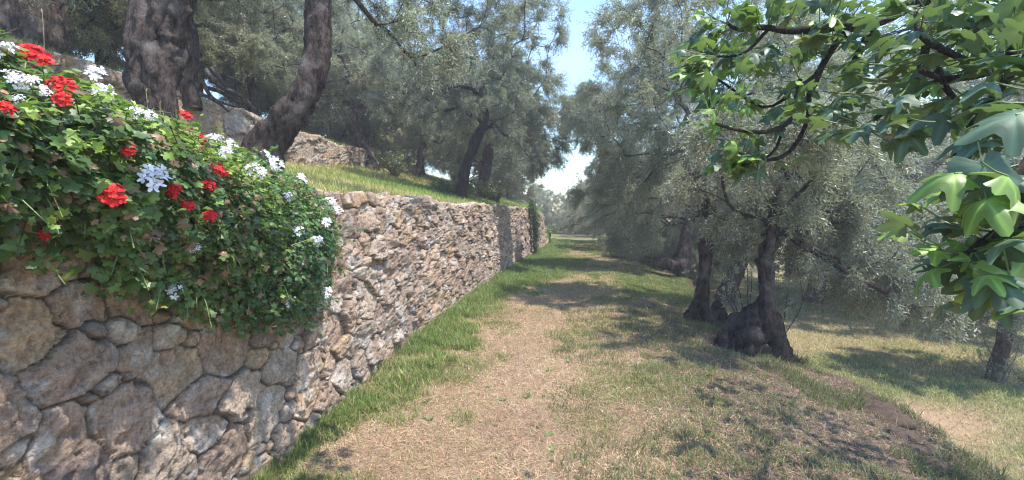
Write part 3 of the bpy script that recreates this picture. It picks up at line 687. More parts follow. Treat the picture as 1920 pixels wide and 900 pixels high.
L4 = lib(205, 'low bushy olive whose leaves reach the dry grass behind the sunlit terrace', (-5.6, 18.6), HILL, .1, .9, .14, 1.9, (.34, .33, .22), LW)
def put(src, x, y, rz, s, label, group): return copy_tree(src, tuple(g3(x, y, -.12)), rz, s, label, group)
put(L0, -1.1, 17.5, 2.1, 1.0, 'olive with twin dark trunks behind the slim leaning tree', NEAR)
put(L3, -.9, 21.5, 1.1, .95, 'olive whose crown spreads over the short lower far wall', NEAR)
put(L2, -.6, 27.0, 4.0, 1.1, 'olive beyond the lower far wall, left of the strip of sky', FARG)
put(L1, -2.6, 24.0, 2.9, 1.25, 'olive behind the far wall crowns, left of the strip of sky', FARG)
HILLT = [(L1, -8.2, 12.5, .5, 1.35), (L2, -8.4, 10.2, 2.2, 1.1), (L3, -9.2, 16.5, 3.6, 1.3), (L0, -6.9, 20.5, 4.6, 1.3), (L1, -11.5, 10.5, 5.3, 1.4), (L3, -10.3, 8.0, .9, 1.3), (L2, -15, 14, 2.0, 1.7), (L4, -7.4, 17.6, 2.4, 1.4), (L4, -4.4, 23.5, 3.5, 1.3), (L4, -8.6, 9.3, .6, 1.0), (L4, -12.0, 6.6, 1.7, 1.3), (L1, -6.4, 12.2, 2.5, .9)]
TLAB = {(-8.2, 12.5): 'olive crown filling the gap between the forked trunk and the leaning trunk', (-8.4, 10.2): 'olive crown directly behind the massive forked trunk', (-9.2, 16.5): 'far olive seen just past the left side of the leaning trunk', (-6.9, 20.5): 'far olive rising above the right end of the low upper wall', (-7.4, 17.6): 'low bushy olive just right of the leaning trunk above the upper wall', (-4.4, 23.5): 'low bushy olive behind the sunlit grass left of the slim dark trunk', (-8.6, 9.3): 'low bushy olive between the top left corner trunk and the forked trunk', (-6.4, 12.2): 'small olive right behind the leaning trunk, above the low upper wall', (7.6, 17.0): 'olive seen between the two trunks at the path edge, on the terrace below', (11.2, 17.6): 'olive right of the reddish cut trunk, behind its low hanging leaves', (13.5, 16.5): 'large olive far behind the fig branches over the lower terrace', (11.2, 24): 'distant olive straight behind the tall slim trunk', (15, 19.5): 'low bushy olive far back on the lower terrace', (6.0, 17.2): 'olive left of the tall slim trunk, behind the crooked root', (7.4, 22.5): 'low bushy olive farthest back, left of the tall slim trunk'}
for k_, (src, x, y, rz, s) in enumerate(HILLT):
    put(src, x, y, rz, s, TLAB.get((x, y), 'olive crown at the top left edge of the picture'), HILL)
put(L0, 4.9, 26.5, 1.9, .8, 'small dark olive at the end of the path, right of the far gap', FARG)
put(L2, 6.2, 33, 3.1, .85, 'olive at the path end below the strip of sky, next to the tall weeds', FARG)
put(L4, -.2, 24.4, 2.0, .9, 'low bushy olive right behind the short far wall', NEAR)
for (src, x, y, rz, s) in [(L3, 3.6, 40, 1.9, .72), (L1, 6.0, 44, .3, .85), (L0, 1.2, 42, 5.0, .9), (L2, 9.5, 42, 1.0, 1.2), (L1, 3.2, 55, 2, .9), (L3, 7.4, 56, 2, 1.0), (L4, 4.9, 37, 3, .7), (L4, 6.8, 38, 5, .9), (L4, 2.4, 38, 1, .8)]:
    put(src, x, y, rz, s, 'hazy little olive closing the far end of the path', FARG)
for (src, x, y, rz, s) in [(L0, 7.6, 17.0, 3.0, 1.4), (L3, 11.2, 17.6, 4.2, 1.6), (L2, 15.5, 13.6, 2.4, 1.6), (L0, 13.5, 16.5, .7, 1.9), (L2, 11.2, 24, 3.8, 1.8), (L1, 17, 14.5, 1.9, 2.0), (L4, 15, 19.5, 5, 1.7), (L1, 6.0, 17.2, .2, 1.2), (L4, 7.4, 22.5, 2.6, 1.3)]:
    put(src, x, y, rz, s, TLAB.get((x, y), 'olive crown at the right edge behind the fig leaves'), LOWT)

# ------------------------------------------------------------------ geraniums hanging over the wall
GY = np.array([.3, 1.5, 1.6, 1.8, 2.05, 2.4, 2.9, 3.3, 3.55, 3.8, 3.9])
GB = np.array([1.5, 1.52, 1.49, 1.36, 1.24, 1.07, .93, .90, 1.0, 1.32, 1.6])       # lowest leaf
GT = np.array([2.22, 2.22, 2.22, 2.2, 2.15, 2.10, 2.02, 1.94, 1.88, 1.82, 1.8])   # highest
GO = np.array([.30, .32, .32, .34, .34, .32, .28, .22, .16, .09, .06])            # bulge
def gsurf(y, t):
    """t 0..1 from behind the wall top, over the crest, down the face"""
    hb, ht, bo = np.interp(y, GY, GB), np.interp(y, GY, GT), np.interp(y, GY, GO)
    ts = [0, .22, .42, .55, .75, 1.0]
    o = np.zeros_like(y); h = np.zeros_like(y)
    os_ = [-.95 + 0 * y, -.45 + 0 * y, -.02 + 0 * y, bo * .8, bo, bo * .35 + .03]; hs_ = [ht - .18, ht, ht - .08, ht - .30 - 0 * y, (ht - .3) * .5 + hb * .5, hb]
    for a in range(5):
        k = (t >= ts[a]) & (t <= ts[a + 1]); f = (t - ts[a]) / (ts[a + 1] - ts[a]); f = np.clip(f, 0, 1)
        o = np.where(k, os_[a] * (1 - f) + os_[a + 1] * f, o); h = np.where(k, hs_[a] * (1 - f) + hs_[a + 1] * f, h)
    lump = n2(y * 3 + 5, t * 5, 1.2, 2, 77) - .5
    o = o + lump * .16 * sm(.3, .6, t); h = h + lump * .10 * sm(.7, .3, t)
    return np.stack([W(y) - .05 * h + o, y, h], -1)
ny_, nt_ = 60, 40
yy, tt = np.meshgrid(np.linspace(.3, 3.88, ny_), np.linspace(0, 1, nt_), indexing='ij'); GP = gsurf(yy, tt)
gn = np.cross(np.gradient(GP, axis=1), np.gradient(GP, axis=0)); gn = nrm(gn)
if gn[30, 30][0] < 0: gn = -gn
i = np.arange(ny_ - 1)[:, None] * nt_; j = np.arange(nt_ - 1)[None]; GF = np.stack([i + j, i + nt_ + j, i + nt_ + j + 1, i + j + 1], -1).reshape(-1, 4)
bvh = BVHTree.FromPolygons([tuple(v) for v in GP.reshape(-1, 3)], [tuple(f) for f in GF])

def lobed(rings, nth, rfun, cup, fold=0.):
    """unit leaf: centre at the petiole, x forward; returns verts, faces"""
    th = np.linspace(-math.pi, math.pi, nth, endpoint=False); V = [[0, 0, 0]]
    for k in range(1, rings + 1):
        f = k / rings
        for a in th:
            r = rfun(a) ** (1 if k == rings else .6 if rfun(a) < 1 else 1) * f if k == rings else min(rfun(a), .62 * (1 + .2 * math.cos(a))) * f * rings / (rings - 1 if rings > 1 else 1) * .8
            V.append([r * math.cos(a), r * math.sin(a), cup * r * r - fold * abs(math.sin(a)) * r])
    F3 = np.array([[0, 1 + k, 1 + (k + 1) % nth] for k in range(nth)]); F4 = []
    for r_ in range(rings - 1):
        o = 1 + r_ * nth; F4 += [[o + k, o + nth + k, o + nth + (k + 1) % nth, o + (k + 1) % nth] for k in range(nth)]
    return np.array(V, float), F3, np.array(F4).reshape(-1, 4)
def scatter_leaf(mb, unit, P, Z, X, size, col, cone=0., matn=0, curl=None, vein=None):
    """instances of a unit leaf: Z normals, X forward"""
    V, F3, F4 = unit; n = len(P); Z = nrm(Z); Y = nrm(np.cross(Z, X)); X = np.cross(Y, Z); nv = len(V)
    vz = V[None, :, 2] if curl is None else V[None, :, 2] + curl[:, None] * (V[None, :, 0] ** 2 + .5 * V[None, :, 1] ** 2)
    Q = P[:, None] + size[:, None, None] * (X[:, None] * V[None, :, 0:1] + Y[:, None] * V[None, :, 1:2] + Z[:, None] * vz[..., None])
    b = (np.arange(n) * nv)[:, None, None]; fs = [(F3[None] + b).reshape(-1, 3)]
    if len(F4): fs.append((F4[None] + b).reshape(-1, 4))
    c = np.repeat(col[:, None], nv, 1) * (1 if vein is None else vein[None, :, None])
    mb.add(Q.reshape(-1, 3), fs, c.reshape(-1, 3), matn)
ivy = lobed(2, 15, lambda a: (.62 + .38 * abs(math.cos(2.5 * a)) ** .8) * (1 if abs(a) < 2.7 else .45), .0, .18)
def geranium(label, y0, y1, n, cols, size, seed, brown=.10):
    rng = np.random.default_rng(seed); root = empty('geranium_plant', (float(W((y0 + y1) / 2)) - .2, (y0 + y1) / 2, 1.75)); tag(root, label, 'flowering plant', 'geraniums planted along the wall top')
    y = rng.uniform(y0, y1, n) + rng.normal(0, .06, n); y = np.clip(y, .3, 3.9); t = rng.uniform(0, 1, n) ** .85
    P = gsurf(y, t); E = 1e-2; N = nrm(np.cross(gsurf(y, t + E * (t < .9) - E * (t >= .9)) - P, gsurf(np.minimum(y + E, 3.8), t) - P) * np.where(t < .9, 1, -1)[:, None])
    N = np.where((N[:, :1] < 0) & (t[:, None] > .5), -N, N); N = np.where((N[:, 2:] < 0) & (t[:, None] <= .4), -N, N)
    dep = rng.uniform(0, 1, n) ** 1.3 * .17 - .03; P = P - N * dep[:, None] + N * ((n2(P[:, 0] * 8 + y * 8, P[:, 2] * 8, 1, 2, seed) - .5) * .13)[:, None]
    edge = sm(.88, 1.0, t) * rng.uniform(-.10, .10, n); P[:, 2] += edge
    Z = nrm(N * .7 + np.array([.1, -.1, .75]) + rng.normal(0, .42, (n, 3))); X = nrm(np.stack([rng.uniform(-.2, 1, n), rng.uniform(-1, .6, n), rng.uniform(-1, .1, n)], 1))
    patch = (sm(.42, .6, n2(y * 2, P[:, 2] * 2 + P[:, 0], 2.0, 2, seed + 2)) * (.2 + .8 * sm(.8, .5, t)))[:, None]  # crest leaves painted lighter as if sunlit, hanging front kept dark
    c = (cols[0] * (1 - patch) + cols[1] * patch) * rng.lognormal(0, .28, (n, 1))
    br = rng.uniform(0, 1, n) < brown; c[br] = np.array([.26, .15, .09]) * rng.lognormal(0, .3, (br.sum(), 1))
    mb = MB(); s_ = size * rng.uniform(.45, 1.25, n)
    scatter_leaf(mb, ivy, P, Z, X, s_, c, curl=rng.normal(0, .25, n))
    mb.build('foliage', M['geranium_leaf'], root, loc=root.location)
    # loose shoots standing out of the mass
    mb2 = MB(); m = int(n / 130); sp, sz, sx, ss, scl = [], [], [], [], []
    for q in rng.choice(n, m, replace=False):
        p = P[q]; d = nrm(N[q] * rng.uniform(.5, 1.1) + np.array([0, rng.normal(0, .4), rng.uniform(-.5, .9)])); L = rng.uniform(.08, .2); g_ = np.array([0, 0, -.05])
        pts = np.array([p, p + d * L * .5, p + d * L + g_]); V, f = tube(pts, [.0028, .0022, .0014], 4, cap=False); mb2.add(V, f)
        for k_ in range(int(L * 70)):
            f_ = rng.uniform(.25, 1); sp.append(p + d * L * f_ + g_ * f_ ** 2 + rng.normal(0, .016, 3)); sz.append(N[q] * .4 + np.array([0, 0, .7]) + rng.normal(0, .4, 3)); sx.append(rng.normal(0, 1, 3)); ss.append(size * rng.uniform(.4, .95)); scl.append((cols[1] if p[2] > 1.75 or rng.uniform() < .15 else cols[0]) * rng.lognormal(-.1, .25))  # high shoots take the light green, painting in the sunlit top
    V0 = MB(); scatter_leaf(V0, ivy, np.array(sp), np.array(sz), np.array(sx), np.array(ss), np.array(scl))
    V0.build('shoot_leaves', M['geranium_leaf'], root, loc=root.location); mb2.build('shoots', M['green_stem'], root, loc=root.location)
    # stems and dried flower stalks
    mb = MB(); m = int(n / 12); k = rng.choice(n, m, replace=False)
    for q in k:
        p = P[q]; d = N[q] * rng.uniform(-.3, .5) + np.array([0, rng.normal(0, .5), rng.uniform(-.9, .7)]); L = rng.uniform(.08, .22)
        pts = np.array([p - d * L * .5, p + rng.normal(0, .01, 3), p + d * L * .5 - np.array([0, 0, .03])])
        V, f = tube(pts, [.0022, .0018, .0012], 3, cap=False); mb.add(V, f, mat=int(rng.uniform() < .5))
    mb.build('stems', [M['green_stem'], M['fig_bark']], root, loc=root.location)
    # withered brown heads
    mb = MB(); m = int(n / 130)
    for q in rng.choice(n, m, replace=False):
        if dep[q] > .1: continue
        p = P[q] + N[q] * .02; kk = 14; dd = nrm(rng.normal(0, 1, (kk, 3)) + N[q] * .4 + np.array([0, 0, -.5])); ll = rng.uniform(.015, .04, kk); sd = nrm(rng.normal(0, 1, (kk, 3))) * .004
        V = np.stack([p - sd * .5, p + sd * .5, p + dd * ll[:, None] + sd, p + dd * ll[:, None] - sd], 1)
        mb.add(V.reshape(-1, 3), (np.arange(kk) * 4)[:, None] + np.arange(4), np.array([.34, .20, .13]) * rng.uniform(.6, 1.3))
    if mb.n: mb.build('withered_blooms', M['petal'], root, loc=root.location)
    return root
GL = (np.array([.085, .135, .045]), np.array([.26, .36, .06])); GD = (np.array([.06, .125, .05]), np.array([.11, .19, .06]))
plants = [(.3, 1.95, geranium('bushy green trailing plant at the left edge with the biggest red flower heads', .3, 1.95, 13000, GL, .027, 401, .12)),
          (1.95, 2.75, geranium('trailing plant in the middle of the flower mass with red and pale lilac heads', 1.95, 2.75, 8000, (GL[0] * .9, GL[1] * .85), .023, 402, .13)),
          (2.75, 3.9, geranium('dark small-leaved trailing plant at the right end of the flower mass, only pale lilac heads', 2.75, 3.62, 10000, GD, .019, 403, .07))]
def head_mesh(kind, seed):
    rng = np.random.default_rng(seed); mb = MB(); n = 26 if kind == 'red' else 17
    for k in range(n):
        if rng.uniform() < .18: continue
        a = k * 2.39996; r = math.sqrt((k + .5) / n); el = (1 - r * r) * .55
        c = np.array([math.cos(a) * r, math.sin(a) * r, el]) * .80 + rng.normal(0, .10, 3); N = nrm(c * np.array([.9, .9, 1]) + np.array([0, 0, .55]) + rng.normal(0, .2, 3))
        X0 = nrm(np.cross(N, rng.normal(0, 1, 3))); Y0 = np.cross(N, X0); pn = 6 if kind == 'red' else 5; s = (.34 if kind == 'red' else .36) * rng.uniform(.8, 1.2)
        base = np.array([.62, .012, .018]) if kind == 'red' else np.array([.85, .81, .84])
        for q in range(pn):
            an = q * 2 * math.pi / pn + rng.normal(0, .18); d = X0 * math.cos(an) + Y0 * math.sin(an); sd = np.cross(N, d)
            l = s * rng.uniform(.8, 1.15); w_ = s * (.40 if kind == 'red' else .27) * rng.uniform(.8, 1.2); up = N * l * rng.uniform(.05, .5 if kind == 'red' else .25)
            V = [c, c + d * l * .55 - sd * w_ + up * .5, c + d * l + up - sd * w_ * .6, c + d * l * 1.04 + up + sd * w_ * .5, c + d * l * .55 + sd * w_ + up * .5]
            col = base * rng.uniform(.75, 1.2); 
            if kind == 'red': col = col + np.array([.05, .03 * rng.uniform(), .02 * rng.uniform()])
            mb.add(V, [np.array([[0, 1, 2, 3], ]), np.array([[0, 3, 4]])], col)
    for k in range(10):
        a = rng.uniform(0, 6.28); e = np.array([math.cos(a) * .6, math.sin(a) * .6, .1]); V, f = tube([[0, 0, -.55], e * .5 + [0, 0, -.2], e], [.03, .02, .02], 3, cap=False); mb.add(V, f, mat=1)
    V, f = tube([[.05, .0, -2.2], [.08, .05, -1.3], [0, 0, -.5]], [.035, .03, .03], 5, cap=False); mb.add(V, f, mat=1)
    o = mb.build('flower_head', [M['petal'], M['green_stem']]); me = o.data; bpy.data.objects.remove(o); return me
HM = {k: [head_mesh(k, s + 10) for s in range(4)] for k in ('red', 'white')}
REDS = [(60, 103, 27), (77, 138, 24), (112, 188, 29), (116, 211, 18), (14, 229, 17), (348, 217, 14), (376, 262, 13), (237, 301, 15), (400, 330, 15), (411, 339, 13), (383, 361, 14), (396, 367, 11), (320, 373, 17), (346, 399, 15), (386, 418, 15), (208, 384, 26), (82, 456, 12), (213, 571, 13)]
WHTS = [(178, 137, 19), (30, 174, 20), (54, 180, 17), (82, 197, 13), (190, 194, 20), (36, 212, 10), (250, 232, 14), (275, 237, 13), (280, 348, 30), (8, 118, 20), (402, 262, 14), (425, 285, 13), (415, 298, 14), (462, 326, 15), (480, 336, 13), (507, 320, 18), (556, 342, 13), (532, 378, 9), (612, 388, 13), (624, 402, 12), (603, 424, 11), (551, 440, 12), (586, 460, 11), (357, 478, 11), (426, 508, 7), (320, 552, 17), (406, 595, 14), (594, 532, 12), (604, 552, 12), (530, 574, 8), (572, 594, 6), (498, 290, 10), (335, 240, 9)]
rng = np.random.default_rng(55)
for kind, L in (('red', REDS), ('white', WHTS)):
    for k, (px, py, rp) in enumerate(L):
        d = at(px, py, 1.0) - np.array([0, 0, EYE]); hit, nn_, _, dist = bvh.ray_cast(Vector((0, 0, EYE)), Vector(d).normalized())
        if hit is None:
            y = 2.2 if px < 130 else (3.55 if px > 560 else 2.6); p = at(px, py, y)
        else: p = np.array(hit) + np.array([.05, -.05, .03])
        y = p[1]; root = next((r for a, b, r in plants if a <= y < b), plants[0][2] if y < 1.95 else plants[2][2])
        s = rp / FPX * y * (.88 if kind == 'red' else 1.08)
        o = bpy.data.objects.new('flower_head', HM[kind][k % 4]); C.objects.link(o); o.parent = root
        o.location = Vector(p) - Vector(root.location); o.scale = (s, s, s * .9)
        o.rotation_euler = Vector((.45 + rng.normal(0, .2), -.75 + rng.normal(0, .2), .8)).to_track_quat('Z', 'Y').to_euler()

# ------------------------------------------------------------------ fig tree reaching in from the right
def figr(a):
    # five lobes: middle forward
    r = 0
    for c_, l_, w_ in ((0, 1.0, .43), (1.02, .86, .44), (-1.02, .86, .44), (2.05, .58, .55), (-2.05, .58, .55)):
        d = abs((a - c_ + math.pi) % (2 * math.pi) - math.pi); r = max(r, l_ * math.exp(-(d / w_) ** 2 * .8))
    return max(r, .52 if abs(a) < 2.6 else .14)
figleaf = []
for var in range(3):
    th = np.linspace(-math.pi, math.pi, 44, endpoint=False); V = [[0, 0, 0]]
    for k, f in enumerate((.3, .62, 1.0)):
        for a in th:
            r = figr(a) * (1 + .035 * math.sin(11 * a + var * 2) + .02 * math.sin(23 * a)); r = (min(r, .5 + .1 * math.cos(a)) * .62 if k == 0 else (r * .66 if k == 1 else r))
            cr_ = .05 * math.cos(3.4 * a) * (1 if abs(a) < 2.4 else 0)
            V.append([r * math.cos(a), r * math.sin(a), -.30 * r * r * (1 + .3 * var) + cr_ * r + .04 * math.sin(9 * a + var * 2) * r * r - (.10 + .08 * var) * abs(math.sin(a)) * r])
    F3 = np.array([[0, 1 + k, 1 + (k + 1) % 44] for k in range(44)]); F4 = []
    for r_ in range(2):
        o = 1 + r_ * 44; F4 += [[o + k, o + 44 + k, o + 44 + (k + 1) % 44, o + (k + 1) % 44] for k in range(44)]
    figleaf.append((np.array(V), F3, np.array(F4)))
FV = np.concatenate([[1.9]] + [np.array([1 + .9 * max(math.exp(-((((a - c_ + math.pi) % (2 * math.pi)) - math.pi) / .07) ** 2) for c_ in (0, .98, -.98, 2.05, -2.05)) for a in np.linspace(-math.pi, math.pi, 44, endpoint=False)])] * 3)
fb = g3(3.75, .7, -.1); fig = empty('fig_tree', fb)
tag(fig, 'fig tree with big lobed leaves and bare grey branches reaching in from the upper right', 'fig tree')
def atd(px, py, d): return at(px, py, d)
FB = [  # pixel, depth, radius
    [(1990, -160, 1.75, .042), (1850, -60, 1.85, .036), (1790, -20, 1.9, .030), (1715, 5, 1.95, .028), (1650, 38, 2.0, .026), (1585, 48, 2.0, .022), (1490, 58, 2.05, .015), (1425, 50, 2.1, .012), (1388, 56, 2.15, .009), (1362, 45, 2.2, .006)],
    [(1600, 48, 2.0, .018), (1560, 92, 2.0, .013), (1530, 140, 2.0, .012), (1500, 160, 2.05, .010), (1470, 172, 2.1, .007)],
    [(1640, 45, 2.05, .016), (1612, 95, 2.1, .015), (1590, 150, 2.15, .013)], [(1590, 50, 2.1, .012), (1545, 120, 2.2, .010), (1525, 170, 2.25, .008)],
    [(1790, -30, 1.9, .02), (1740, 30, 1.7, .014), (1735, 95, 1.65, .012), (1722, 140, 1.62, .011), (1695, 185, 1.6, .010), (1660, 210, 1.6, .008), (1622, 236, 1.6, .005)],
    [(1500, 150, 2.0, .010), (1490, 195, 1.95, .009), (1480, 228, 1.92, .009), (1440, 246, 1.9, .009), (1390, 245, 1.9, .007), (1338, 230, 1.9, .004)],
    [(1518, 170, 2.0, .009), (1512, 230, 1.98, .008), (1480, 285, 1.95, .008), (1440, 300, 1.95, .007), (1385, 285, 1.95, .004)],
    [(1470, 240, 1.93, .006), (1445, 290, 1.95, .005), (1375, 316, 1.95, .003)],
    [(2050, -40, 1.4, .035), (1960, 20, 1.45, .026), (1900, 75, 1.5, .018), (1895, 118, 1.5, .016), (1830, 140, 1.5, .011), (1775, 150, 1.5, .010), (1725, 133, 1.5, .007)],
    [(1885, 110, 1.5, .012), (1830, 118, 1.5, .009), (1765, 92, 1.5, .009), (1725, 65, 1.52, .007), (1718, 20, 1.55, .005)],
    [(1752, 108, 1.5, .009), (1770, 160, 1.5, .008), (1800, 195, 1.5, .007), (1830, 210, 1.5, .006)],
    [(1960, 20, 1.45, .02), (1945, 90, 1.35, .016), (1900, 130, 1.3, .012), (1850, 200, 1.3, .008), (1815, 240, 1.3, .005)],
    [(2020, 60, 1.3, .02), (1990, 190, 1.1, .016), (1930, 300, 1.05, .012), (1870, 350, 1.05, .008), (1840, 320, 1.05, .005)],
    [(1990, 190, 1.2, .014), (1940, 380, 1.15, .012), (1870, 440, 1.1, .009), (1800, 480, 1.1, .005)], [(1940, 380, 1.15, .01), (1890, 500, 1.12, .007), (1850, 560, 1.1, .004)],
    [(1440, 55, 2.1, .008), (1395, 100, 2.1, .006), (1345, 105, 2.1, .004)], [(1480, 180, 2.05, .007), (1430, 200, 2.1, .005), (1345, 150, 2.1, .004)], [(1600, 300, 1.9, .004), (1700, 300, 1.6, .004), (1650, 150, 1.7, .006)][0:0]]
FB = [b for b in FB if b]
mb = MB()
tr = smooth_path([(*fb, .11), (*(fb + [0, .05, .5]), .085), (3.5, .85, .9, .08), (3.1, 1.1, 1.7, .07), (*at(1990, -160, 1.75), .05)], .06); V, f = tube(tr[:, :3], tr[:, 3], 14, rough=.2, seed=3); mb.add(V, f)
for tgt in (at(2050, -40, 1.4), at(2020, 60, 1.3)):
    q = smooth_path([(3.25, 1.0, 1.45, .042), (*(np.array([3.25, 1.0, 1.45]) * .5 + tgt * .5 + [0, -.04, -.10]), .033), (*tgt, .022)], .06); V, f = tube(q[:, :3], q[:, 3], 10, rough=.15, seed=4); mb.add(V, f)
mb.build('trunk', M['fig_bark'], fig, smooth=True, loc=fb)
mb = MB(); SEG = []
for b_ in FB:
    q = smooth_path([(*at(px, py, d), r) for px, py, d, r in b_], .03); k = np.linspace(0, 1, len(q))
    q[:, :3] += (fbm(q[:, :3] * 9, 2, 5)[:, None] - .5) * np.array([.02, .02, .03]) * k[:, None]
    V, f = tube(q[:, :3], q[:, 3] * .95 + .001, 7, rough=.22, seed=6); mb.add(V, f); SEG.append(q)
mb.build('branches', M['fig_bark'], fig, smooth=True, loc=fb)
rng = np.random.default_rng(77); LP, LZ, LX, LS, LC, LK = [], [], [], [], [], []; mb = MB(); pet = MB(); UB = MB()
def figleaf_at(anchor, tip, size, Z=None, glossy=None):
    d = tip - anchor; X = d / max(np.linalg.norm(d), 1e-6)
    if Z is None: Z = np.array([rng.normal(0, .45), rng.normal(-.15, .45), 1.0])
    Z = Z - X * Z.dot(X); Z /= np.linalg.norm(Z)
    c = np.array([.070, .115, .068]) * rng.lognormal(0, .2)
    size = size * (.84 if tip[0] < 1.2 else .76)
    if rng.uniform() < (.55 if tip[0] < 1.05 else .12): c = np.array([.17, .27, .045])  # bright yellow-green, mostly leftward, paints in sun shining through the leaves
    if rng.uniform() < .012 and size < .07: c = np.array([.36, .19, .06])
    scatter_leaf(mb, figleaf[rng.integers(3)], tip[None], Z[None], X[None] + rng.normal(0, .15, (1, 3)), np.array([size]), c[None], curl=np.array([rng.normal(-.15, .3)]), vein=FV)
    V, f = tube(np.array([anchor, (anchor + tip) / 2 + [0, 0, -.004], tip]), .0022, 4, cap=False); pet.add(V, f)
for q in SEG:                                    # leaves in whorls near the branch ends and a few along them
    L = np.cumsum(np.linalg.norm(np.diff(q[:, :3], axis=0, prepend=q[:1, :3]), axis=1)); tot = L[-1]
    for k in range(int(5 + tot * 8)):
        if k < 5: p = q[-1 - min(k, len(q) - 1), :3]
        else:
            ii = int(rng.uniform(.25, 1) ** .7 * (len(q) - 1)); p = q[ii, :3]
            if q[ii, 3] > .016: continue
        d = nrm(np.array([rng.normal(-.25, .9), rng.normal(0, .8), rng.normal(-.15, .55)])); tip = p + d * rng.uniform(.03, .09)
        figleaf_at(p, tip, rng.uniform(.045, .085) * (1.1 if p[0] > 1.2 else .95))
CL = [(1340, 20, 2.2, 5, .075), (1320, 70, 2.2, 7, .08), (1390, 20, 2.1, 6, .08), (1300, 120, 2.2, 7, .08), (1345, 95, 2.15, 6, .08), (1340, 165, 2.1, 6, .075), (1300, 160, 2.1, 4, .08), (1400, 120, 2.0, 6, .07), (1370, 190, 1.95, 3, .07), (1310, 235, 1.9, 2, .06), (1380, 215, 1.9, 3, .06), (1400, 270, 1.95, 4, .065), (1330, 310, 1.95, 3, .06), (1410, 310, 1.95, 4, .065),
      (1460, 10, 2.1, 8, .085), (1500, 30, 2.0, 6, .08), (1540, 15, 2.0, 6, .078), (1570, 75, 1.95, 5, .085), (1480, 105, 2.0, 5, .08), (1440, 150, 2.05, 4, .07), (1520, 70, 2.0, 5, .08), (1600, 20, 1.9, 6, .078), (1660, 70, 1.9, 5, .078), (1690, 20, 1.8, 5, .078), (1460, 195, 2, 3, .07),
      (1500, 195, 1.85, 5, .075), (1590, 180, 1.8, 6, .08), (1585, 230, 1.75, 6, .085), (1625, 150, 1.75, 4, .08), (1680, 130, 1.7, 5, .085), (1650, 245, 1.6, 3, .07), (1770, 40, 1.6, 6, .078), (1740, 190, 1.5, 3, .08), (1800, 60, 1.5, 6, .078), (1850, 20, 1.5, 7, .078), (1850, 100, 1.4, 5, .078), (1760, 120, 1.6, 4, .08), (1700, 225, 1.55, 4, .08), (1720, 240, 1.5, 3, .07),
      (1890, 130, 1.3, 6, .085), (1860, 190, 1.3, 5, .085), (1910, 40, 1.35, 6, .085), (1900, 230, 1.2, 5, .085), (1880, 380, 1.1, 6, .085), (1830, 390, 1.1, 4, .08), (1900, 440, 1.1, 7, .085), (1860, 500, 1.1, 5, .085), (1900, 540, 1.1, 5, .085), (1720, 420, 1.3, 3, .07), (1820, 290, 1.15, 3, .078), (1930, 330, 1.1, 6, .085), (1740, 490, 1.2, 2, .07), (1850, 330, 1.1, 3, .078), (1790, 420, 1.15, 3, .07)]
allp = np.concatenate([q[:, :3] for q in SEG])
for px, py, d, n, s in CL:
    for k in range(int(n * 1.6)):
        p = at(px + rng.normal(0, 22), py + rng.normal(0, 18), d + rng.normal(0, .08)); a = allp[np.argmin(np.linalg.norm(allp - p, axis=1))]
        if np.linalg.norm(a - p) > .12: a = p + nrm(a - p) * .09
        figleaf_at(a, p, s * rng.uniform(.7, 1.15))
for px, py, d, s, xd in [(1905, 215, 1.0, .122, (-1, .1, -.45)), (1845, 312, 1.0, .118, (-.1, -.4, -1)), (1790, 325, 1.02, .10, (-1, .1, -.2)), (1770, 490, 1.15, .085, (-1, 0, -.1)), (1850, 520, 1.1, .11, (-.3, -.2, -1)), (1895, 520, 1.0, .12, (.2, -.1, -1)), (1770, 215, 1.35, .12, (-1, 0, .1)), (1700, 250, 1.4, .09, (-.6, 0, -.6)), (1890, 330, .95, .11, (.8, 0, -.4))]:
    p = at(px, py, d); X = nrm(np.array(xd)); a = p - X * .06; figleaf_at(a, p, s, Z=np.array([-.25, -.5, 1.0]))
for ctr, rr_, n in (((3.75, 2.5, 3.0), (.7, .6, .5), 110), ((4.35, 3.2, 2.6), (.7, .6, .6), 90), ((3.5, 1.6, 3.3), (.8, .6, .4), 80), ((4.5, 2.0, 2.4), (.6, .7, .7), 70), ((3.35, 3.5, 3.0), (.7, .8, .35), 130), ((2.6, 2.6, 2.95), (.5, .6, .25), 50), ((-.05, 1.6, 4.0), (.55, 1.25, .3), 240), ((1.2, 1.0, 4.0), (.6, .7, .3), 90)):  # clumps above the camera: unseen limb, added to shade the near wall
    c_ = np.array(ctr); q = smooth_path([(3.1, 1.1, 1.7, .04), (*(np.array([3.1, 1.1, 1.7]) * .45 + c_ * .55 + [0, 0, -.1]), .025), (*c_, .01)], .06); V, f = tube(q[:, :3], q[:, 3], 8, rough=.15, seed=8); UB.add(V, f)
    for k in range(n):
        v = rng.normal(0, 1, 3); v = v / np.linalg.norm(v) * rng.uniform(.3, 1) ** .5; p = c_ + v * np.array(rr_)
        if p[0] / p[1] < 1.13 and ctr[1] < 3.4 and ctr[2] < 3.5 and ctr[0] > 3: continue
        if k % 6 == 0: V, f = tube(np.array([q[-3, :3], (q[-3, :3] + p) / 2 + [0, 0, .05], p]), [.009, .007, .004], 5, cap=False); UB.add(V, f)
        figleaf_at(p - nrm(v) * .07, p, rng.uniform(.07, .11))
UB.build('branches', M['fig_bark'], fig, smooth=True, loc=fb)
mb.build('foliage', M['fig_leaf'], fig, smooth=True, loc=fb); pet.build('leaf_stalks', M['green_stem'], fig, loc=fb)
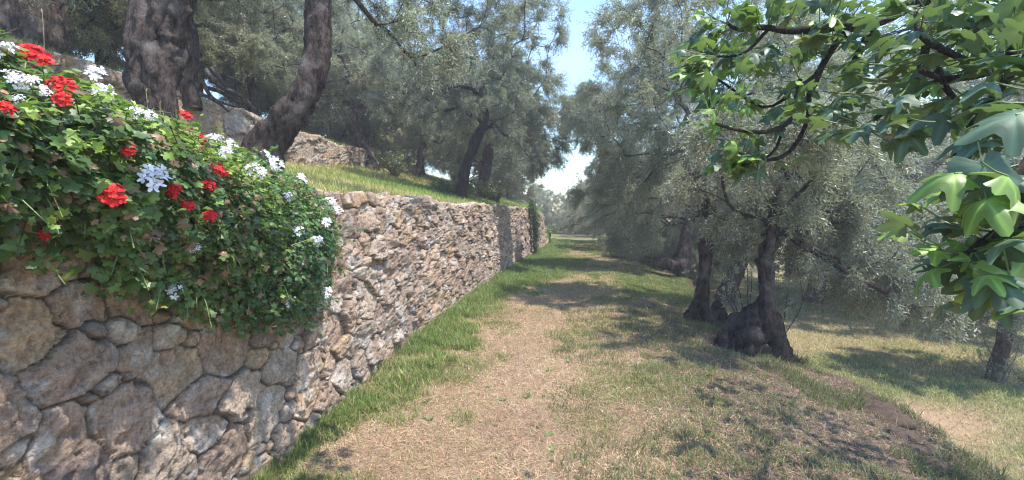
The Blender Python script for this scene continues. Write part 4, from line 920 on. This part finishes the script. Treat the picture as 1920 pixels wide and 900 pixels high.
FIGS = [(1322, 106, 2.15), (1345, 150, 2.1), (1398, 165, 2.0), (1413, 170, 2.0), (1345, 130, 2.1), (1320, 228, 1.9), (1520, 57, 2.0), (1780, 298, 1.05), (1640, 210, 1.65), (1610, 190, 1.7), (1725, 395, 1.2), (1730, 250, 1.5), (1440, 180, 2.0), (1360, 228, 1.95), (1655, 188, 1.6), (1885, 45, 1.5), (1500, 178, 1.95), (1380, 295, 1.95), (1735, 395, 1.25), (1440, 165, 2.0)]
mb = MB(); q = np.array([[0, 0, 0, .15], [0, 0, -.25, .32], [0, 0, -.7, .62], [0, 0, -1.2, .85], [0, 0, -1.6, .78], [0, 0, -1.85, .45], [0, 0, -1.93, .15]]); V, f = tube(q[:, :3], q[:, 3], 10); mb.add(V, f)
fo = mb.build('fruit', M['fig'], None, smooth=True); fm = fo.data; bpy.data.objects.remove(fo)
for px, py, d in FIGS:
    p = at(px, py, d); a = allp[np.argmin(np.linalg.norm(allp - p, axis=1))]; v = a - p
    if np.linalg.norm(v) > .05: p = a - nrm(v) * .02
    o = bpy.data.objects.new('fruit', fm); C.objects.link(o); o.parent = fig; o.location = Vector(p - fb); s = .014 * rng.uniform(.85, 1.2); o.scale = (s, s, s); o.rotation_euler = (rng.normal(0, .6), rng.normal(0, .6), 0)

# ------------------------------------------------------------------ scrub, shoots, climber, cut branches
def bushy(name, label, cat, loc, r, nst, mats_, colr, leafs, seed, group=None, ht=1.):
    rng = np.random.default_rng(seed); root = empty(name, loc); tag(root, label, cat, group); S = MB(); Lf = MB()
    for k in range(nst):
        a = rng.uniform(0, 6.28); d = np.array([math.cos(a) * r * rng.uniform(.1, 1), math.sin(a) * r * rng.uniform(.1, 1), ht * rng.uniform(.5, 1)])
        pts = smooth_path([(0, 0, -.03), tuple(d * np.array([.35, .35, .5])), tuple(d)], .1); V, f = tube(pts, np.linspace(.007, .002, len(pts)), 4, cap=False); S.add(V, f)
        m = int(leafs * rng.uniform(.6, 1.2)); t = rng.integers(0, len(pts), m); P = pts[t] + rng.normal(0, .035, (m, 3)); Z = nrm(rng.normal(0, .6, (m, 3)) + [0, 0, .8]); X = nrm(rng.normal(0, 1, (m, 3)))
        scatter_leaf(Lf, ovate, P, Z, X, rng.uniform(.018, .045, m) * mats_, np.array(colr) * rng.lognormal(0, .25, (m, 1)))
    S.build('stems', M['shoot'], root); Lf.build('foliage', M['geranium_leaf'], root); return root
ovate = lobed(1, 8, lambda a: .35 + .65 * max(0, math.cos(a)) ** 1.5, -.15, .2)
rng = np.random.default_rng(97); mb = MB(); u, y = scatter(rng, 420, .05, 5.0, 1.8, 12); kq = rng.uniform(0, 1, len(u)) < .35 + .65 * green(u, y); u, y = u[kq], y[kq]; P = ground_pts(u, y); q = 8
PP = np.repeat(P, q, 0); an = rng.uniform(0, 6.283, len(PP)); X = np.stack([np.cos(an), np.sin(an), rng.uniform(.05, .9, len(PP))], 1); ss = np.repeat(rng.uniform(.012, .032, len(P)), q) * rng.uniform(.6, 1.2, len(PP))
scatter_leaf(mb, ovate, PP + nrm(X) * ss[:, None] * .5 + [0, 0, .006], np.stack([-np.cos(an) * .4, -np.sin(an) * .4, 1 + 0 * an], 1) + rng.normal(0, .2, (len(PP), 3)), X, ss, np.array([.12, .19, .055]) * rng.lognormal(0, .25, (len(PP), 1)))
tag(mb.build('broadleaf_weeds', M['geranium_leaf']), 'little broad leaved weeds scattered in the path turf', 'weeds', kind='stuff')
mb = MB(); u, y = scatter(rng, 260, .02, 5.3, 1.8, 12); kq = (u < .5) | (rng.uniform(0, 1, len(u)) < .35); u, y = u[kq], y[kq]; P = ground_pts(u, y)
th = np.linspace(0, math.pi, 6)[:, None]; ph = np.linspace(0, 2 * math.pi, 8, endpoint=False)[None]; D = np.stack([np.sin(th) * np.cos(ph), np.sin(th) * np.sin(ph), np.cos(th) + 0 * ph], -1); i = np.arange(5)[:, None] * 8; j = np.arange(8)[None]; FQ = np.stack([i + 8 + j, i + 8 + (j + 1) % 8, i + (j + 1) % 8, i + j], -1).reshape(-1, 4)
for k, p in enumerate(P):
    sz_ = rng.uniform(.006, .022); V = (D * (.6 + .8 * fbm(D * 1.3 + k * 3, 2, 3))[..., None] * sz_ * np.array([1.2, .9, .6])).reshape(-1, 3) + p + [0, 0, .006]; mb.add(V, FQ, PAL[rng.integers(len(PAL))] * .85)
tag(mb.build('pebbles', M['stone'], smooth=True), 'small loose stones lying in the turf and along the wall foot', 'pebbles', kind='stuff')
cp = np.array([float(W(17.75)) - .12, 17.75, .1]); root = empty('climbing_plant', cp); tag(root, 'dark green climber growing up the joint between the tall wall and the lower one', 'climbing plant')
rng = np.random.default_rng(88); S = MB(); Lf = MB()
for k in range(9):
    dy = rng.normal(0, .15); pts = smooth_path([(.18, dy * .3, -.1), (.2, dy, .8), (.16, dy * 1.5, 1.4), (.02, dy * 2, 1.75 + rng.uniform(0, .3))], .1); V, f = tube(pts, .008, 4, cap=False); S.add(V, f)
    m = 300; t = (rng.uniform(0, 1, m) ** .6 * (len(pts) - 1)).astype(int); P = pts[t] + rng.normal(0, .07, (m, 3)) + [.05, 0, 0]; scatter_leaf(Lf, ovate, P, nrm(rng.normal(0, .5, (m, 3)) + [.8, -.3, .4]), nrm(rng.normal(0, 1, (m, 3)) - [0, 0, .5]), rng.uniform(.03, .06, m), np.array([.055, .09, .03]) * rng.lognormal(0, .25, (m, 1)))
S.build('stems', M['shoot'], root); Lf.build('foliage', M['geranium_leaf'], root)
bushy('shrub', 'bright green leafy bush just past the end of the far wall', 'shrub', g3(float(W(23.8)) + .1, 23.8), .4, 14, 1.6, (.16, .26, .04), 40, 301, ht=1.1)
for k, (px, y, lab) in enumerate([(1215, 20.5, 'tall pale weeds at the foot of the far right trunks'), (1150, 31.0, 'clump of bright weeds under the far end trees')]):
    p = at(px, 440, y); g = MB(); n = 900; P = np.stack([p[0] + rng.normal(0, .5, n), y + rng.normal(0, .5, n), 0 * np.zeros(n)], 1); P[:, 2] = Hxy(P[:, 0], P[:, 1]); blades(g, P, rng.uniform(.3, .75, n), .03, .4, jit(np.array([.24, .34, .08]), n), rng)
    tag(g.build('weed_clump', M['grass']), lab, 'weeds')
SHR = [(862, 13.4, .7, .5), (905, 16.0, .8, .6), (930, 15.6, .7, .6), (835, 13.0, .55, .35), (740, 15.4, .9, .8), (700, 17.5, .9, .9)]
for k, (px, y, r, h) in enumerate(SHR):
    x = (px - 960) / FPX * y; bushy('shrub', ['low dark shrub at the foot of the slim leaning trunk', 'dry brownish shrub on the wall top behind the slim leaning trunk', 'olive brown shrub on the wall top in front of the twin trunks', 'small green shrub on the wall top left of the slim leaning trunk', 'dry scrub bush at the far edge of the sunlit grass', 'brownish scrub beside the foot of the bent tree on the slope'][k], 'shrub', g3(x, y, -.05), r, 22, 1.4, [(.07, .11, .03), (.22, .16, .08), (.14, .13, .06), (.07, .12, .035), (.20, .17, .08), (.17, .13, .08)][k], 60, 310 + k, 'shrubs on the upper terrace', ht=h * 1.3)
# root shoots of the two path edge trees and the lower terrace one belong to their trees
def suckers(root, spots, seed, name='root_shoots', s=1.):
    rng = np.random.default_rng(seed); S = MB(); n = len(spots); base = np.array(root.location)
    st, dr, ln = [], [], []
    for (p, top) in spots:
        p = np.array(p); top = np.array(top); q = smooth_path([tuple(p), tuple((p + top) / 2 + rng.normal(0, .03, 3)), tuple(top)], .08); V, f = tube(q, np.linspace(.008, .003, len(q)), 5, cap=False); S.add(V, f, mat=1)
        for k in range(2, len(q)):
            for m in range(2): st.append(q[k]); dr.append(nrm(rng.normal(0, 1, 3) + np.array([0, 0, .6]))); ln.append(rng.uniform(.06, .14))
    twig_leaves(S, S, np.array(st), np.array(dr), np.array(ln), rng, 7, .05 * s, .013 * s, .1)
    return S.build(name, [M['olive_leaf'], M['twig']], root, loc=base)
byname = {o['label'][:30]: o for o in C.objects if 'label' in o and o.name.startswith('olive_tree')}
def find(s_): return next(o for o in C.objects if 'label' in o and o['label'].startswith(s_))
suckers(find('short olive tree with a cut'), [(at(px, py, d), at(px2, py2, d)) for px, py, px2, py2, d in [(1395, 590, 1375, 500, 6.3), (1402, 585, 1398, 470, 6.35), (1385, 590, 1350, 505, 6.4), (1468, 640, 1478, 540, 6.2), (1470, 630, 1500, 520, 6.3), (1405, 590, 1410, 500, 6.3), (1380, 590, 1360, 530, 6.3)]], 61)
L1r = find('olive tree on the lower terrace nearest'); lb = np.array(L1r.location)
suckers(L1r, [(lb + [rng.normal(0, .12), rng.normal(0, .12), 0], lb + [rng.normal(0, .35), rng.normal(0, .3), rng.uniform(.4, .95)]) for k in range(22)], 62)
# brushwood tipped over the upper wall
root = empty('brushwood', at(415, 170, 7.2)); tag(root, 'pile of dark cut branches lying over the low upper wall between the two big trunks', 'cut branches'); S = MB()
for k, pl in enumerate([[(385, 130), (410, 160), (445, 175), (470, 195)], [(390, 165), (420, 175), (455, 195)], [(400, 140), (430, 145), (460, 165)], [(380, 155), (400, 185), (440, 200)], [(395, 128), (415, 150), (430, 185)], [(440, 150), (455, 185), (480, 205)], [(375, 175), (405, 190), (430, 210)]]):
    q = smooth_path([tuple(at(px, py, 7.2 + .1 * (k % 3))) for px, py in pl], .06); V, f = tube(q, np.linspace(.035, .014, len(q)), 6, rough=.2, seed=k); S.add(V, f)
S.build('branches', M['bark'], root, smooth=True, loc=root.location)
# thin stalks with seed heads rising out of the flowers
for k, (px, py, px2, py2, y) in enumerate([(276, 250, 274, 172, 2.25), (292, 255, 300, 195, 2.3), (318, 245, 306, 212, 2.3), (330, 300, 300, 225, 2.2), (80, 90, 79, 22, 2.6)]):
    a, b_ = at(px, py + 60, y), at(px2, py2, y + .05); q = smooth_path([tuple(a), tuple((a + b_) / 2 + [.01, 0, .01]), tuple(b_)], .05); S = MB(); V, f = tube(q, .0016, 4, cap=False); S.add(V, f, (.30, .30, .16))
    P = q[-1 - np.arange(3) % len(q)]; P = np.repeat(q[-max(2, len(q) // 3):], 5, 0); n = len(P); blades(S, P, .022, .003, .8, np.tile(np.array([.42, .38, .26]), (n, 1)), rng)
    tag(S.build('grass_stalk', M['grass']), ['leftmost stalk in front of the forked trunk with a pale seed head', 'tall thin grass stalk in front of the forked trunk', 'short grass stalk bending left in front of the forked trunk', 'long slanting grass stalk among the flowers', 'spiky dry stalk before the very dark trunk in the top left corner'][k], 'grass stalk', 'seeding grass stalks above the flowers')
# clods and stones breaking out of the bank edge
for k, (px, y, s) in enumerate([(1655, 4.55, .16), (1672, 4.4, .13), (1690, 4.25, .15), (1640, 4.8, .12), (1712, 4.0, .13), (1735, 3.75, .12), (1560, 5.5, .10), (1760, 3.5, .12)]):
    x = (px - 960) / FPX * y; p = g3(x, y, -.015); v = rng.normal(0, 1, (600, 3)); 
    th = np.linspace(0, math.pi, 16)[:, None]; ph = np.linspace(0, 2 * math.pi, 24, endpoint=False)[None]
    D = np.stack([np.sin(th) * np.cos(ph), np.sin(th) * np.sin(ph), np.cos(th) + 0 * ph], -1); r = s * (.55 + .9 * fbm(D * 1.6 + k * 5, 4, k)); V = (D * r[..., None] * [1.2, .9, .55] + D * (.25 * s * (fbm(D * 6 + k, 3, k) - .5))[..., None]).reshape(-1, 3)
    i = np.arange(15)[:, None] * 24; j = np.arange(24)[None]; S = MB(); S.add(V, np.stack([i + j, i + (j + 1) % 24, i + 24 + (j + 1) % 24, i + 24 + j], -1).reshape(-1, 4)[:, ::-1], (.115, .085, .07))
    o = S.build('earth_clod', M['soil'], smooth=True); o.location = tuple(p); tag(o, 'dark rough clod of earth breaking out of the bank edge above the bare patch', 'earth clod', 'dark earth clods along the bank edge')

# ------------------------------------------------------------------ haze
HZ = True
if HZ:
    m = bpy.data.materials.new('haze'); m.use_nodes = True; t = m.node_tree; t.nodes.clear(); o = t.nodes.new('ShaderNodeOutputMaterial'); p = t.nodes.new('ShaderNodeVolumePrincipled')
    p.inputs['Color'].default_value = (.93, .94, .98, 1); p.inputs['Density'].default_value = .0042; t.links.new(p.outputs[0], o.inputs['Volume'])
    hb_ = MB(); x0, x1, y0, y1, z0, z1 = -80, 80, -20, 120, -20, 45
    vv = [(x, y, z) for x in (x0, x1) for y in (y0, y1) for z in (z0, z1)]; hb_.add(vv, np.array([[0, 1, 3, 2], [4, 6, 7, 5], [0, 4, 5, 1], [2, 3, 7, 6], [0, 2, 6, 4], [1, 5, 7, 3]]))
    tag(hb_.build('haze', m), 'pale summer haze thickening between the olive trees', kind='stuff')
